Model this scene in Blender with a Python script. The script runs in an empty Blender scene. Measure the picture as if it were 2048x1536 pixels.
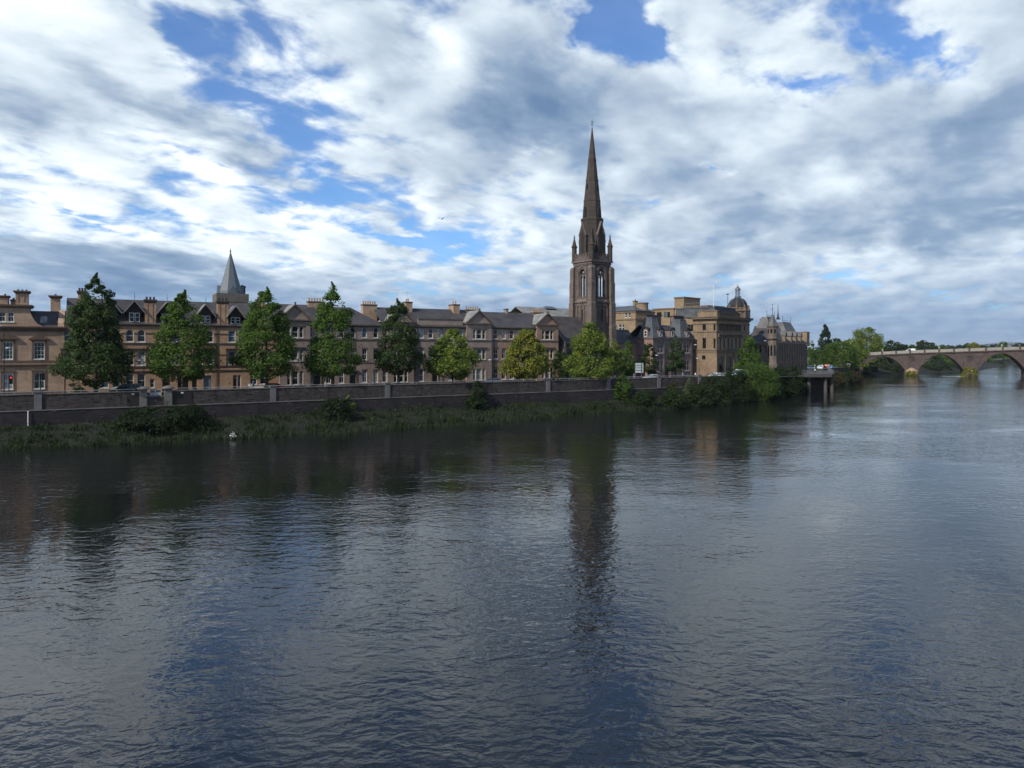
import bpy, math, random
from mathutils import Vector, Matrix
rnd = random.Random(7)
C = bpy.context.scene.collection
F_PX, CX, HY, EYE = 1422.0, 1024.0, 698.0, 13.2     # focal length, centre column and horizon row (2048 px wide frame); eye height over the water
STREET = 5.6                                        # street level over the water
R = math.radians

# ------------------------------------------------------------------ mesh building
class MB:
    def __init__(s): s.v = []; s.f = []; s.mi = []
    def add(s, vs, fs, mi=0):
        n = len(s.v); s.v += [tuple(p) for p in vs]
        for f in fs: s.f.append(tuple(n + i for i in f)); s.mi.append(mi)
        return s
    def quad(s, a, b, c, d, mi=0): return s.add([a, b, c, d], [(0, 1, 2, 3)], mi)
    def box(s, x0, x1, y0, y1, z0, z1, mi=0):
        x0, x1 = min(x0, x1), max(x0, x1); y0, y1 = min(y0, y1), max(y0, y1); z0, z1 = min(z0, z1), max(z0, z1)
        return s.add([(x0,y0,z0),(x1,y0,z0),(x1,y1,z0),(x0,y1,z0),(x0,y0,z1),(x1,y0,z1),(x1,y1,z1),(x0,y1,z1)],
                     [(0,3,2,1),(4,5,6,7),(0,1,5,4),(1,2,6,5),(2,3,7,6),(3,0,4,7)], mi)
    def prism(s, poly, y0, y1, mi=0):
        """polygon in x,z extruded along y"""
        n = len(poly)
        vs = [(x, y0, z) for x, z in poly] + [(x, y1, z) for x, z in poly]
        fs = [tuple(range(n)), tuple(reversed(range(n, 2*n)))]
        for i in range(n):
            j = (i+1) % n; fs.append((i, i+n, j+n, j))
        return s.add(vs, fs, mi)
    def vprism(s, poly, z0, z1, mi=0, scale=1.0, about=None):
        """polygon in x,y extruded up; top optionally scaled"""
        n = len(poly)
        if about is None: about = (sum(p[0] for p in poly)/n, sum(p[1] for p in poly)/n)
        top = [(about[0]+(x-about[0])*scale, about[1]+(y-about[1])*scale) for x, y in poly]
        vs = [(x, y, z0) for x, y in poly] + [(x, y, z1) for x, y in top]
        fs = [tuple(reversed(range(n))), tuple(range(n, 2*n))]
        for i in range(n):
            j = (i+1) % n; fs.append((i, j, j+n, i+n))
        return s.add(vs, fs, mi)
    def tube(s, a, b, r0, r1=None, n=8, mi=0, cap=True):
        a = Vector(a); b = Vector(b); r1 = r0 if r1 is None else r1
        d = (b-a); d = d.normalized() if d.length > 1e-9 else Vector((0,0,1))
        u = d.orthogonal().normalized(); w = d.cross(u)
        vs = []
        for p, r in ((a, r0), (b, r1)):
            for k in range(n):
                t = 2*math.pi*k/n; vs.append(p + u*(r*math.cos(t)) + w*(r*math.sin(t)))
        fs = [(k, (k+1) % n, n+(k+1) % n, n+k) for k in range(n)]
        if cap: fs += [tuple(reversed(range(n))), tuple(range(n, 2*n))]
        return s.add(vs, fs, mi)
    def lathe(s, prof, n=12, cx=0, cy=0, mi=0, ph=0):
        m = len(prof); vs = []
        for r, z in prof:
            for k in range(n):
                t = 2*math.pi*k/n+ph; vs.append((cx+r*math.cos(t), cy+r*math.sin(t), z))
        fs = []
        for i in range(m-1):
            for k in range(n):
                fs.append((i*n+k, i*n+(k+1) % n, (i+1)*n+(k+1) % n, (i+1)*n+k))
        fs += [tuple(reversed(range(n))), tuple(range((m-1)*n, m*n))]
        return s.add(vs, fs, mi)
    def frustum(s, x0, x1, y0, y1, z0, X0, X1, Y0, Y1, z1, mi=0):
        return s.add([(x0,y0,z0),(x1,y0,z0),(x1,y1,z0),(x0,y1,z0),(X0,Y0,z1),(X1,Y0,z1),(X1,Y1,z1),(X0,Y1,z1)],
                     [(0,3,2,1),(4,5,6,7),(0,1,5,4),(1,2,6,5),(2,3,7,6),(3,0,4,7)], mi)
    def mesh(s, name, mats, smooth=False):
        me = bpy.data.meshes.new(name); me.from_pydata(s.v, [], s.f)
        for m in (mats if isinstance(mats, (list, tuple)) else [mats]): me.materials.append(m)
        if any(s.mi): me.polygons.foreach_set('material_index', s.mi)
        if smooth: me.polygons.foreach_set('use_smooth', [True]*len(me.polygons))
        me.update(); return me
    def build(s, name, mats, parent=None, loc=None, smooth=False):
        return link(name, s.mesh(name, mats, smooth), parent, loc)

def link(name, me, parent=None, loc=None, rotz=0, scale=None):
    o = bpy.data.objects.new(name, me); C.objects.link(o)
    if parent is not None: o.parent = parent
    if loc is not None: o.location = loc
    if rotz: o.rotation_euler = (0, 0, rotz)
    if scale is not None: o.scale = scale
    return o
def tag(o, label=None, cat=None, group=None, kind=None):
    if label: o['label'] = label
    if cat: o['category'] = cat
    if group: o['group'] = group
    if kind: o['kind'] = kind
    return o
def thing(name, label, cat, loc=(0,0,0), rotz=0, group=None):
    o = bpy.data.objects.new(name, None); C.objects.link(o); o.empty_display_size = .5
    o.location = loc; o.rotation_euler = (0, 0, rotz)
    return tag(o, label, cat, group)
def copy_tree(o, parent=None):
    c = o.copy(); C.objects.link(c)
    if parent is not None: c.parent = parent
    for ch in list(o.children): copy_tree(ch, c)
    return c

# ------------------------------------------------------------------ surveying: sight lines from the photograph onto upright planes
class Frame:
    """upright plane standing on the ground: origin o (x,y), facade direction at angle th from the view axis; local x runs along it, y runs away from the river"""
    def __init__(s, o, th, z0=STREET):
        s.o = Vector(o); s.th = th; s.d = Vector((math.sin(R(th)), math.cos(R(th)))); s.m = Vector((-math.cos(R(th)), math.sin(R(th))))
        s.rz = math.pi/2 - R(th); s.z0 = z0
    def at(s, px, py, yl=0.0):
        u = (px-CX)/F_PX
        b = s.o + s.m*yl                       # (u*Y, Y) = b + d*l
        den = s.d.x - u*s.d.y
        l = (u*b.y - b.x)/den
        Y = b.y + s.d.y*l
        return l, EYE-(py-HY)*Y/F_PX - s.z0
    def x(s, px, yl=0.0): return s.at(px, HY, yl)[0]
    def z(s, px, py, yl=0.0): return s.at(px, py, yl)[1]
    def w(s, lx, ly, lz=0): p = s.o + s.d*lx + s.m*ly; return (p.x, p.y, s.z0+lz)
def ground(px, Y, z): return ((px-CX)/F_PX*Y, Y, z)
ST = Frame((0, 0), 60)                        # the street frame; local y = distance from the camera's foot
def street(px, t, z=STREET): l = ST.x(px, t); p = ST.w(l, t); return (p[0], p[1], z)

# ------------------------------------------------------------------ materials
class NT:
    """small wrapper to write node trees"""
    def __init__(s, tree): s.t = tree; s.n = tree.nodes; s.l = tree.links
    def node(s, typ, **kw):
        nd = s.n.new(typ)
        for k, v in kw.items(): setattr(nd, k, v)
        return nd
    def put(s, sock, v):
        if isinstance(v, (int, float)):
            sock.default_value = v
        elif isinstance(v, (tuple, list)):
            if len(sock.default_value) == 4 and len(v) == 3: v = (*v, 1)
            sock.default_value = v
        else: s.l.new(v, sock)
    def m(s, op, a, b=None, c=None, clamp=False):
        nd = s.node('ShaderNodeMath', operation=op, use_clamp=clamp); s.put(nd.inputs[0], a)
        if b is not None: s.put(nd.inputs[1], b)
        if c is not None: s.put(nd.inputs[2], c)
        return nd.outputs[0]
    def sm(s, v, lo, hi, a=0.0, b=1.0):
        nd = s.node('ShaderNodeMapRange', interpolation_type='SMOOTHSTEP'); s.put(nd.inputs[0], v)
        for i, q in ((1, lo), (2, hi), (3, a), (4, b)): s.put(nd.inputs[i], q)
        return nd.outputs[0]
    def noise(s, vec, scale, detail=4, rough=.55, dist=0.0, dim='3D', lac=2.0):
        nd = s.node('ShaderNodeTexNoise', noise_dimensions=dim); s.l.new(vec, nd.inputs['Vector'])
        for k, q in (('Scale', scale), ('Detail', detail), ('Roughness', rough), ('Distortion', dist), ('Lacunarity', lac)): s.put(nd.inputs[k], q)
        return nd.outputs['Fac']
    def mix(s, fac, a, b, mode='MIX'):
        nd = s.node('ShaderNodeMix', data_type='RGBA', blend_type=mode); s.put(nd.inputs[0], fac); s.put(nd.inputs[6], a); s.put(nd.inputs[7], b)
        return nd.outputs[2]
    def xyz(s, x, y, z=0.0):
        nd = s.node('ShaderNodeCombineXYZ')
        for i, q in enumerate((x, y, z)): s.put(nd.inputs[i], q)
        return nd.outputs[0]
    def sep(s, v):
        nd = s.node('ShaderNodeSeparateXYZ'); s.l.new(v, nd.inputs[0]); return nd.outputs
    def bump(s, h, strength=.3, dist=.05):
        nd = s.node('ShaderNodeBump'); s.put(nd.inputs['Height'], h); nd.inputs['Strength'].default_value = strength; nd.inputs['Distance'].default_value = dist
        return nd.outputs[0]
def new_mat(name):
    m = bpy.data.materials.new(name); m.use_nodes = True; m.node_tree.nodes.clear()
    t = NT(m.node_tree); out = t.node('ShaderNodeOutputMaterial'); return m, t, out
def principled(t, out, col, rough=.8, normal=None, metal=0.0, spec=.3):
    p = t.node('ShaderNodeBsdfPrincipled'); t.put(p.inputs['Base Color'], col); t.put(p.inputs['Roughness'], rough)
    p.inputs['Metallic'].default_value = metal; p.inputs['Specular IOR Level'].default_value = spec
    if normal is not None: t.l.new(normal, p.inputs['Normal'])
    t.l.new(p.outputs[0], out.inputs[0]); return p
def objco(t): return t.node('ShaderNodeTexCoord').outputs['Object']
def stone(name, c1, c2, bw=.7, bh=.33, mortar=.72, stain=.45, soot=(.03,.027,.025), mort=.012, bump=.25):
    """coursed masonry: blocks of two tones, mortar lines, weathering streaks and soot patches"""
    m, t, out = new_mat(name); v = objco(t); x, y, z = t.sep(v)
    bv = t.xyz(t.m('ADD', x, y), z, 0)
    b = t.node('ShaderNodeTexBrick'); t.l.new(bv, b.inputs['Vector'])
    b.inputs['Color1'].default_value = (*c1, 1); b.inputs['Color2'].default_value = (*c2, 1); b.inputs['Mortar'].default_value = (*[q*mortar for q in c1], 1)
    b.inputs['Scale'].default_value = 1; b.inputs['Mortar Size'].default_value = mort; b.inputs['Brick Width'].default_value = bw; b.inputs['Row Height'].default_value = bh
    b.inputs['Bias'].default_value = 0
    n1 = t.noise(v, .35, 5, .6)
    col = t.mix(t.sm(n1, .35, .7), b.outputs[0], t.mix(.5, b.outputs[0], tuple(q*.62 for q in c2)))
    st = t.noise(t.xyz(t.m('MULTIPLY', t.m('ADD', x, y), 1.3), t.m('MULTIPLY', z, .22), 3.0), 1.0, 5, .65)
    col = t.mix(t.m('MULTIPLY', t.sm(st, .5, .74), stain), col, (*soot, 1))
    n3 = t.noise(v, 6, 3, .6)
    col = t.mix(t.m('MULTIPLY', t.sm(n3, .3, .8), .35), col, t.mix(1, col, (.55,.55,.55,1), 'MULTIPLY'))
    hgt = t.m('ADD', t.m('MULTIPLY', b.outputs['Fac'], -.6), t.m('MULTIPLY', n3, .5))
    principled(t, out, col, .9, t.bump(hgt, bump, .04), spec=.15); return m
def slate(name, c1, c2, rough=.6):
    m, t, out = new_mat(name); v = objco(t); x, y, z = t.sep(v)
    b = t.node('ShaderNodeTexBrick'); t.l.new(t.xyz(t.m('ADD', x, y), z), b.inputs['Vector'])
    b.inputs['Color1'].default_value = (*c1, 1); b.inputs['Color2'].default_value = (*c2, 1); b.inputs['Mortar'].default_value = (*[q*.45 for q in c1], 1)
    b.inputs['Scale'].default_value = 1; b.inputs['Mortar Size'].default_value = .012; b.inputs['Brick Width'].default_value = .3; b.inputs['Row Height'].default_value = .2
    n1 = t.noise(v, .5, 5, .65); col = t.mix(t.sm(n1, .35, .7), b.outputs[0], tuple(q*.55 for q in c2))
    n2 = t.noise(t.xyz(t.m('ADD', x, y), t.m('MULTIPLY', z, .3)), 2.2, 4, .6)
    col = t.mix(t.m('MULTIPLY', t.sm(n2, .55, .75), .5), col, (c1[0]*1.5, c1[1]*1.45, c1[2]*1.2, 1))
    principled(t, out, col, rough, t.bump(b.outputs['Fac'], .2, .03), spec=.35); return m
def plain(name, col, rough=.6, metal=0.0, spec=.3, var=.25, scale=3.0):
    m, t, out = new_mat(name); v = objco(t)
    n = t.noise(v, scale, 4, .6); c = t.mix(t.m('MULTIPLY', t.sm(n, .3, .75), var), (*col, 1), tuple(q*.45 for q in col))
    principled(t, out, c, rough, metal=metal, spec=spec); return m
def foliage(name, dark, light, yellow=None, trans=.45):
    """leaf material: each leaf (mesh island) has its own green"""
    m, t, out = new_mat(name); g = t.node('ShaderNodeNewGeometry'); r = g.outputs['Random Per Island']
    big = t.noise(objco(t), .55, 3, .6)
    col = t.mix(t.m('ADD', t.m('MULTIPLY', r, .75), t.m('MULTIPLY', t.sm(big, .38, .66), .35), clamp=True), (*dark, 1), (*light, 1))
    if yellow: col = t.mix(t.m('MULTIPLY', t.sm(t.m('ADD', t.m('MULTIPLY', r, .35), big), .58, .86), .85), col, (*yellow, 1))
    p = t.node('ShaderNodeBsdfPrincipled'); t.put(p.inputs['Base Color'], col); p.inputs['Roughness'].default_value = .65; p.inputs['Specular IOR Level'].default_value = .2
    tr = t.node('ShaderNodeBsdfTranslucent'); t.put(tr.inputs[0], t.mix(1, col, (1.25, 1.3, .7, 1), 'MULTIPLY'))
    mx = t.node('ShaderNodeMixShader'); mx.inputs[0].default_value = trans; t.l.new(p.outputs[0], mx.inputs[1]); t.l.new(tr.outputs[0], mx.inputs[2]); t.l.new(mx.outputs[0], out.inputs[0])
    return m
def glass(name, col, rough=.08, spec=.4):
    m, t, out = new_mat(name); n = t.noise(objco(t), 1.2, 2, .5)
    principled(t, out, t.mix(t.sm(n, .35, .65), (*col, 1), tuple(q*.5 for q in col)), rough, t.bump(t.noise(objco(t), 2.0, 1), .04, .05), spec=spec); return m

MT = {}
MT['sand'] = stone('golden sandstone', (.45,.315,.225), (.36,.25,.18), .9, .38, stain=.35)
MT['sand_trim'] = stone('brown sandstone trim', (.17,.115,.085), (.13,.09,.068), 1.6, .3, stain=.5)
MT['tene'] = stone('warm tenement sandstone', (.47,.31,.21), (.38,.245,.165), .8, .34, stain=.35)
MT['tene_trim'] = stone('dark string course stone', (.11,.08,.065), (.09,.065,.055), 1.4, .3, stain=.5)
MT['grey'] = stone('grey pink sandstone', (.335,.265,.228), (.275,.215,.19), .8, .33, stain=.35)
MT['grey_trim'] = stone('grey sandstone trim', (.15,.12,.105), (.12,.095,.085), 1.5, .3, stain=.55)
MT['pink'] = stone('pinkish sandstone', (.38,.255,.2), (.31,.205,.165), .8, .33, stain=.35)
MT['church'] = stone('weathered red church stone', (.16,.125,.112), (.085,.069,.066), .62, .32, stain=.6, bump=.5)
MT['church_trim'] = stone('worn church dressings', (.19,.152,.135), (.135,.11,.1), .9, .35, stain=.6)
MT['spire'] = stone('dark spire stone', (.08,.068,.06), (.058,.05,.046), .8, .42, stain=.6)
MT['chapel'] = stone('mauve grey stone', (.21,.165,.16), (.165,.13,.128), .7, .32, stain=.5)
MT['chapel_pink'] = stone('pink rendered stone', (.3,.195,.175), (.27,.17,.155), .9, .36, stain=.3)
MT['tan'] = stone('tan office stone', (.3,.222,.148), (.25,.185,.125), 1.0, .45, stain=.3)
MT['tan_trim'] = stone('brown office coping', (.2,.145,.1), (.165,.12,.085), 1.2, .4, stain=.3)
MT['council'] = stone('council sandstone', (.27,.2,.138), (.21,.153,.108), 1.0, .42, stain=.4)
MT['council_trim'] = stone('council trim', (.19,.15,.115), (.15,.115,.09), 1.4, .4, stain=.5)
MT['gothic'] = stone('dark gothic stone', (.19,.155,.13), (.145,.118,.102), .6, .3, stain=.55)
MT['gothic_trim'] = stone('gothic dressings', (.25,.2,.16), (.2,.16,.13), .9, .3, stain=.5)
MT['kirk'] = stone('old kirk stone', (.16,.145,.13), (.125,.113,.105), .7, .35, stain=.5)
MT['quay'] = stone('dark quay rubble', (.085,.072,.07), (.04,.035,.036), .62, .27, mortar=.8, stain=.75, soot=(.012,.012,.013), mort=.02, bump=.9)
MT['quay_low'] = stone('damp quay wall', (.044,.04,.043), (.03,.027,.03), 1.0, .45, mortar=.8, stain=.6, soot=(.012,.012,.014), bump=.5)
MT['coping'] = stone('weathered coping', (.19,.18,.165), (.15,.145,.135), 1.8, .5, stain=.35)
MT['pilaster'] = stone('pale granite pilaster', (.17,.165,.17), (.14,.137,.142), .9, .6, stain=.3)
MT['bridge'] = stone('pink bridge rubble', (.115,.085,.08), (.075,.058,.058), .8, .4, stain=.6, bump=.6)
MT['bridge_trim'] = stone('bridge voussoirs', (.095,.075,.07), (.07,.056,.054), .5, .6, stain=.5)
MT['parapet'] = stone('pale bridge parapet', (.34,.31,.285), (.29,.27,.25), 1.5, .6, stain=.35)
MT['cutwater'] = stone('tan cutwater stone', (.42,.31,.2), (.35,.26,.17), .8, .4, stain=.3)
MT['slate'] = slate('purple grey slate', (.08,.073,.076), (.06,.054,.058))
MT['slate_pale'] = slate('pale grey slate', (.28,.275,.265), (.23,.228,.225))
MT['slate_mid'] = slate('weathered mid grey slate', (.13,.127,.127), (.1,.098,.1))
MT['slate_blue'] = slate('blue slate', (.1,.115,.135), (.08,.09,.105))
MT['lead'] = plain('grey lead sheet', (.11,.128,.15), .55, .1, var=.35, scale=1.0)
MT['lead_dark'] = plain('dark lead dome', (.03,.03,.036), .65, .0, .15, var=.3)
MT['white'] = plain('white painted wood', (.68,.68,.66), .5, var=.12)
MT['wood_dark'] = plain('dark stained boards', (.022,.018,.017), .7)
MT['terracotta'] = plain('buff chimney clay', (.4,.24,.13), .8, var=.3)
MT['iron'] = plain('black painted iron', (.012,.013,.015), .5)
MT['steel'] = plain('galvanised steel', (.42,.43,.44), .4, .5, var=.2)
MT['pane'] = glass('dark window glass', (.012,.016,.018))
MT['pane_blue'] = glass('blue tinted window glass', (.09,.15,.2), .15)
MT['pane_green'] = glass('green tinted window glass', (.025,.055,.05), .1)
MT['pane_blind'] = glass('window glass before white blinds', (.3,.31,.31), .3, .4)
MT['black_door'] = plain('black painted door', (.012,.012,.015), .4)
MT['blue_door'] = plain('pale blue painted door', (.12,.17,.22), .5)
MT['brown_door'] = plain('brown timber door', (.05,.03,.02), .5)
MT['asphalt'] = plain('grey asphalt', (.05,.05,.052), .9, var=.4, scale=.6)
MT['paving'] = stone('paving slabs', (.2,.19,.18), (.17,.165,.155), .9, .6, stain=.2)
MT['conc'] = plain('weathered concrete', (.075,.068,.066), .85, var=.4, scale=1.2)
MT['soil'] = plain('dark muddy bank', (.014,.016,.011), .95, var=.5, scale=.7)
MT['land'] = plain('town ground', (.07,.075,.06), .95, var=.4, scale=.02)
MT['bark'] = plain('grey brown bark', (.06,.05,.04), .9, var=.5, scale=4)
MT['leaf_dark'] = foliage('dark green leaves', (.018,.036,.014), (.06,.105,.028))
MT['leaf_mid'] = foliage('mid green leaves', (.028,.06,.013), (.11,.19,.032))
MT['leaf_lite'] = foliage('fresh green leaves', (.042,.082,.016), (.17,.25,.042), (.22,.24,.045))
MT['leaf_gold'] = foliage('yellowing leaves', (.055,.085,.015), (.2,.24,.04), (.3,.27,.045))
MT['leaf_conifer'] = foliage('blue green needles', (.01,.022,.013), (.028,.052,.026), trans=.2)
MT['leaf_far'] = foliage('distant woodland leaves', (.018,.034,.018), (.045,.075,.03))
MT['leaf_bush'] = foliage('riverside shrub leaves', (.011,.023,.010), (.038,.068,.02))
MT['leaf_grass'] = foliage('rank bank grass', (.010,.017,.008), (.034,.05,.019), trans=.3)
MT['leaf_bright'] = foliage('sunny green leaves', (.028,.06,.014), (.1,.165,.032))
MT['leaf_shade'] = foliage('dull bramble leaves', (.009,.017,.008), (.028,.045,.016))
MT['leaf_pale'] = foliage('pale willow leaves', (.05,.065,.03), (.15,.18,.09))
MT['leaf_rust'] = foliage('rusty brown leaves', (.03,.028,.014), (.075,.065,.028))
MT['skin'] = plain('skin', (.45,.27,.2), .6, var=.1)
# ------------------------------------------------------------------ camera, sun, sky
cam = bpy.data.objects.new('camera', bpy.data.cameras.new('camera')); C.objects.link(cam)
cam.data.sensor_width = 36; cam.data.lens = 36*F_PX/2048; cam.data.shift_y = -70/2048
cam.data.clip_start = .5; cam.data.clip_end = 40000
cam.location = (0, 0, EYE); cam.rotation_euler = (R(90), 0, 0)
bpy.context.scene.camera = cam
SUN_AZ, SUN_EL = -136.0, 38.0                 # degrees from the view axis, clockwise positive
sd = Vector((math.sin(R(SUN_AZ))*math.cos(R(SUN_EL)), math.cos(R(SUN_AZ))*math.cos(R(SUN_EL)), math.sin(R(SUN_EL))))
sl = bpy.data.lights.new('sun', 'SUN'); sl.energy = 4.8; sl.angle = R(.5); sl.color = (1, .93, .8)
sun = link('sun', sl); sun.rotation_euler = sd.to_track_quat('Z', 'Y').to_euler()

w = bpy.data.worlds.new('World'); bpy.context.scene.world = w; w.use_nodes = True; w.node_tree.nodes.clear()
t = NT(w.node_tree); out = t.node('ShaderNodeOutputWorld'); bg = t.node('ShaderNodeBackground'); bg.inputs[1].default_value = .13
sky = t.node('ShaderNodeTexSky', sky_type='NISHITA'); sky.sun_disc = False; sky.sun_elevation = R(SUN_EL); sky.sun_rotation = R(SUN_AZ)
sky.air_density = 1.0; sky.dust_density = .4; sky.ozone_density = 3.0
dv = t.node('ShaderNodeTexCoord').outputs['Generated']
dx, dy, dz = t.sep(dv)
zc = t.m('MAXIMUM', dz, 0.0)
az = t.m('MULTIPLY', t.m('ARCTAN2', dx, dy), 57.29578); el = t.m('MULTIPLY', t.m('ARCSINE', dz), 57.29578)
# the cloud layer as a plane overhead, its streets running towards the north
k = t.m('DIVIDE', 1.0, t.m('ADD', zc, .21))
qx, qy = t.m('MULTIPLY', dx, k), t.m('MULTIPLY', dy, k)
WA = R(38)
qa = t.m('ADD', t.m('MULTIPLY', qx, math.sin(WA)), t.m('MULTIPLY', qy, math.cos(WA)))
qb = t.m('SUBTRACT', t.m('MULTIPLY', qx, math.cos(WA)), t.m('MULTIPLY', qy, math.sin(WA)))
q1 = t.xyz(t.m('MULTIPLY', qa, .75), qb, 1.7)
n_big = t.noise(q1, 1.8, 3, .5, .4)
n_mid = t.noise(t.xyz(t.m('MULTIPLY', qa, .9), qb, 5.2), 4.8, 8, .55, .25)
n_sh = t.m('SUBTRACT', t.noise(t.xyz(t.m('MULTIPLY', qa, .9), qb, 5.2), 4.8, 4, .5, .25), t.noise(t.xyz(t.m('MULTIPLY_ADD', qa, .9, -.05), t.m('ADD', qb, -.045), 5.2), 4.8, 4, .5, .25))
n_fin = t.noise(t.xyz(t.m('MULTIPLY', qa, .8), qb, 9.1), 13.0, 6, .58, .2)
wv = t.xyz(t.m('MULTIPLY', t.m('SUBTRACT', t.noise(q1, 3.0, 5, .6), .5), 16.0), t.m('MULTIPLY', t.m('SUBTRACT', t.noise(t.xyz(qb, t.m('MULTIPLY', qa, .6), 7.7), 3.0, 5, .6), .5), 9.0))
av = t.node('ShaderNodeVectorMath', operation='ADD'); t.l.new(t.xyz(az, el), av.inputs[0]); t.l.new(wv, av.inputs[1])
def blob(acc, px, py, rx, ry, rot, amp):
    """soft patch of sky round one bearing and elevation (surveyed from the photograph), rx/ry in degrees"""
    u = (px-CX)/F_PX; a = math.degrees(math.atan(u)); e = math.degrees(math.atan((HY-py)/F_PX*math.cos(math.atan(u))))
    mp = t.node('ShaderNodeMapping', vector_type='TEXTURE'); t.l.new(av.outputs[0], mp.inputs[0])
    mp.inputs[1].default_value = (a, e, 0); mp.inputs[2].default_value = (0, 0, R(-rot)); mp.inputs[3].default_value = (rx, ry, 1)
    d = t.node('ShaderNodeVectorMath', operation='DOT_PRODUCT'); t.l.new(mp.outputs[0], d.inputs[0]); t.l.new(mp.outputs[0], d.inputs[1])
    g = t.m('EXPONENT', t.m('MULTIPLY', d.outputs['Value'], -1.0))
    return t.m('MULTIPLY_ADD', g, amp, acc)
cov = t.m('ADD', .62, t.m('MULTIPLY', t.m('SUBTRACT', n_mid, .5), 1.35))
cov = t.m('MULTIPLY_ADD', t.m('SUBTRACT', n_big, .5), .55, cov)
cov = t.m('MULTIPLY_ADD', t.m('SUBTRACT', n_fin, .5), .36, cov)
for b in [(400,120,3.4,1.0,52,-.40), (540,250,3.2,1.3,40,-.46), (640,335,2.6,.9,20,-.34), (520,70,2.2,.9,60,-.34), (345,75,2.0,.7,60,-.34), (600,120,1.6,.7,40,-.2),
          (620,255,2.0,1.2,30,-.36), (800,468,3.0,.9,14,-.52), (880,490,3.2,.9,8,-.46), (620,385,3.0,.5,14,-.34), (400,315,3.0,.4,16,-.26), (150,400,5,.4,18,-.24), (270,385,3,.4,18,-.2), (560,430,2.5,.4,14,-.26),
          (1225,50,3.2,2.2,20,-.85), (1300,105,1.8,.9,20,-.5), (1160,60,1.2,1.2,0,-.3), (1850,115,3.6,1.0,62,-.30), (1780,50,4,1.2,12,-.18), (1640,130,2.4,.8,40,-.16), (1410,340,1.2,.5,10,-.3), (1105,332,1.2,.4,5,-.3),
          (1660,160,3.0,1.0,30,-.16), (1000,210,6.0,5.0,25,.42), (140,150,6,4,20,.3), (1500,350,9,6,-15,.34), (1950,330,6,6,0,.4), (760,120,3.6,2.2,35,.26), (1350,220,5,2,10,.24), (250,520,10,1.8,4,.35), (1080,560,4,1.6,0,.1)]:
    cov = blob(cov, *b[:5], b[5]*(.52 if b[5] < 0 and b[0] < 700 and b[1] < 300 else .82 if b[5] < 0 and b[0] < 1100 else 1))
low = t.sm(el, 0.0, 7.0, 1.0, 0.0); high = t.sm(el, 24.0, 36.0)
cov = t.m('MULTIPLY_ADD', high, -.14, cov)
cov = t.m('MULTIPLY_ADD', low, .12, cov)
dens = t.sm(cov, .34, .66)
# brightness of the cloud: thin edges and sunward masses are white, thick bellies and the layers low down are blue grey
br = t.m('ADD', .66, t.m('MULTIPLY', t.m('SUBTRACT', n_mid, .5), .38))
br = t.m('MULTIPLY_ADD', n_sh, .8, br)
br = t.m('MULTIPLY_ADD', t.m('SUBTRACT', n_fin, .5), .3, br)
br = t.m('MULTIPLY_ADD', t.sm(cov, .66, 1.15), -.26, br)
for b in [(150,120,7,3.4,25,.20), (40,60,5,4,0,.2), (330,330,9,1.8,18,.18), (620,180,5,2,35,.2), (900,120,4,3,30,.22), (90,320,5,1.5,10,.2), (640,440,3.5,1.2,15,.25), (560,560,6,1,10,.1),
          (330,215,7,1.3,24,-.34), (60,240,3.4,1.6,0,-.28), (1060,150,5,3,25,-.24), (1110,260,6,2.0,10,-.34), (860,330,4,1.2,20,-.12), (150,535,10,1.1,3,-.22), (500,560,8,1.0,6,-.13), (200,440,12,2.0,8,.22), (620,500,6,1.6,8,.14), (1000,420,8,3,0,.06), (700,400,4,.8,15,-.15),
          (1500,170,6,2.5,0,.16), (1620,380,7,1.6,-20,.20), (1500,440,7,1.6,-12,-.2), (1250,380,4,1.6,0,-.12), (1960,230,5,4,0,-.18), (1900,420,6,1.5,-10,-.12), (1950,120,3,3,0,.06), (1430,270,5,1.5,0,.12), (1750,540,8,1.0,0,.10), (1700,470,8,1.2,0,-.14), (1000,640,20,1.0,0,-.16)]:
    br = blob(br, *b)
br = t.m('MULTIPLY_ADD', low, -.2, br); br = t.m('MULTIPLY_ADD', high, -.42, br)
ramp = t.node('ShaderNodeValToRGB'); t.l.new(br, ramp.inputs[0]); cr = ramp.color_ramp
cr.elements[0].position = .1; cr.elements[0].color = (.125, .2, .33, 1)
cr.elements[1].position = 1.0; cr.elements[1].color = (.93, .97, 1.0, 1)
for p, c in ((.36, (.235, .32, .44)), (.56, (.42, .5, .59)), (.78, (.66, .74, .80))):
    e_ = cr.elements.new(p); e_.color = (*c, 1)
cloud = t.mix(1, ramp.outputs[0], (10, 10, 10, 1), 'MULTIPLY')
blue = t.mix(1, sky.outputs[0], (.62, .92, 1.26, 1), 'MULTIPLY')
skyc = t.mix(t.m('MULTIPLY_ADD', dens, .88, .08), blue, cloud)
skyc = t.mix(t.sm(el, 0.0, 9.0, .6, 0.0), skyc, (1.7, 2.75, 4.6, 1))         # moist air low down towards the horizon
t.l.new(skyc, bg.inputs[0]); t.l.new(bg.outputs[0], out.inputs[0])

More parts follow.
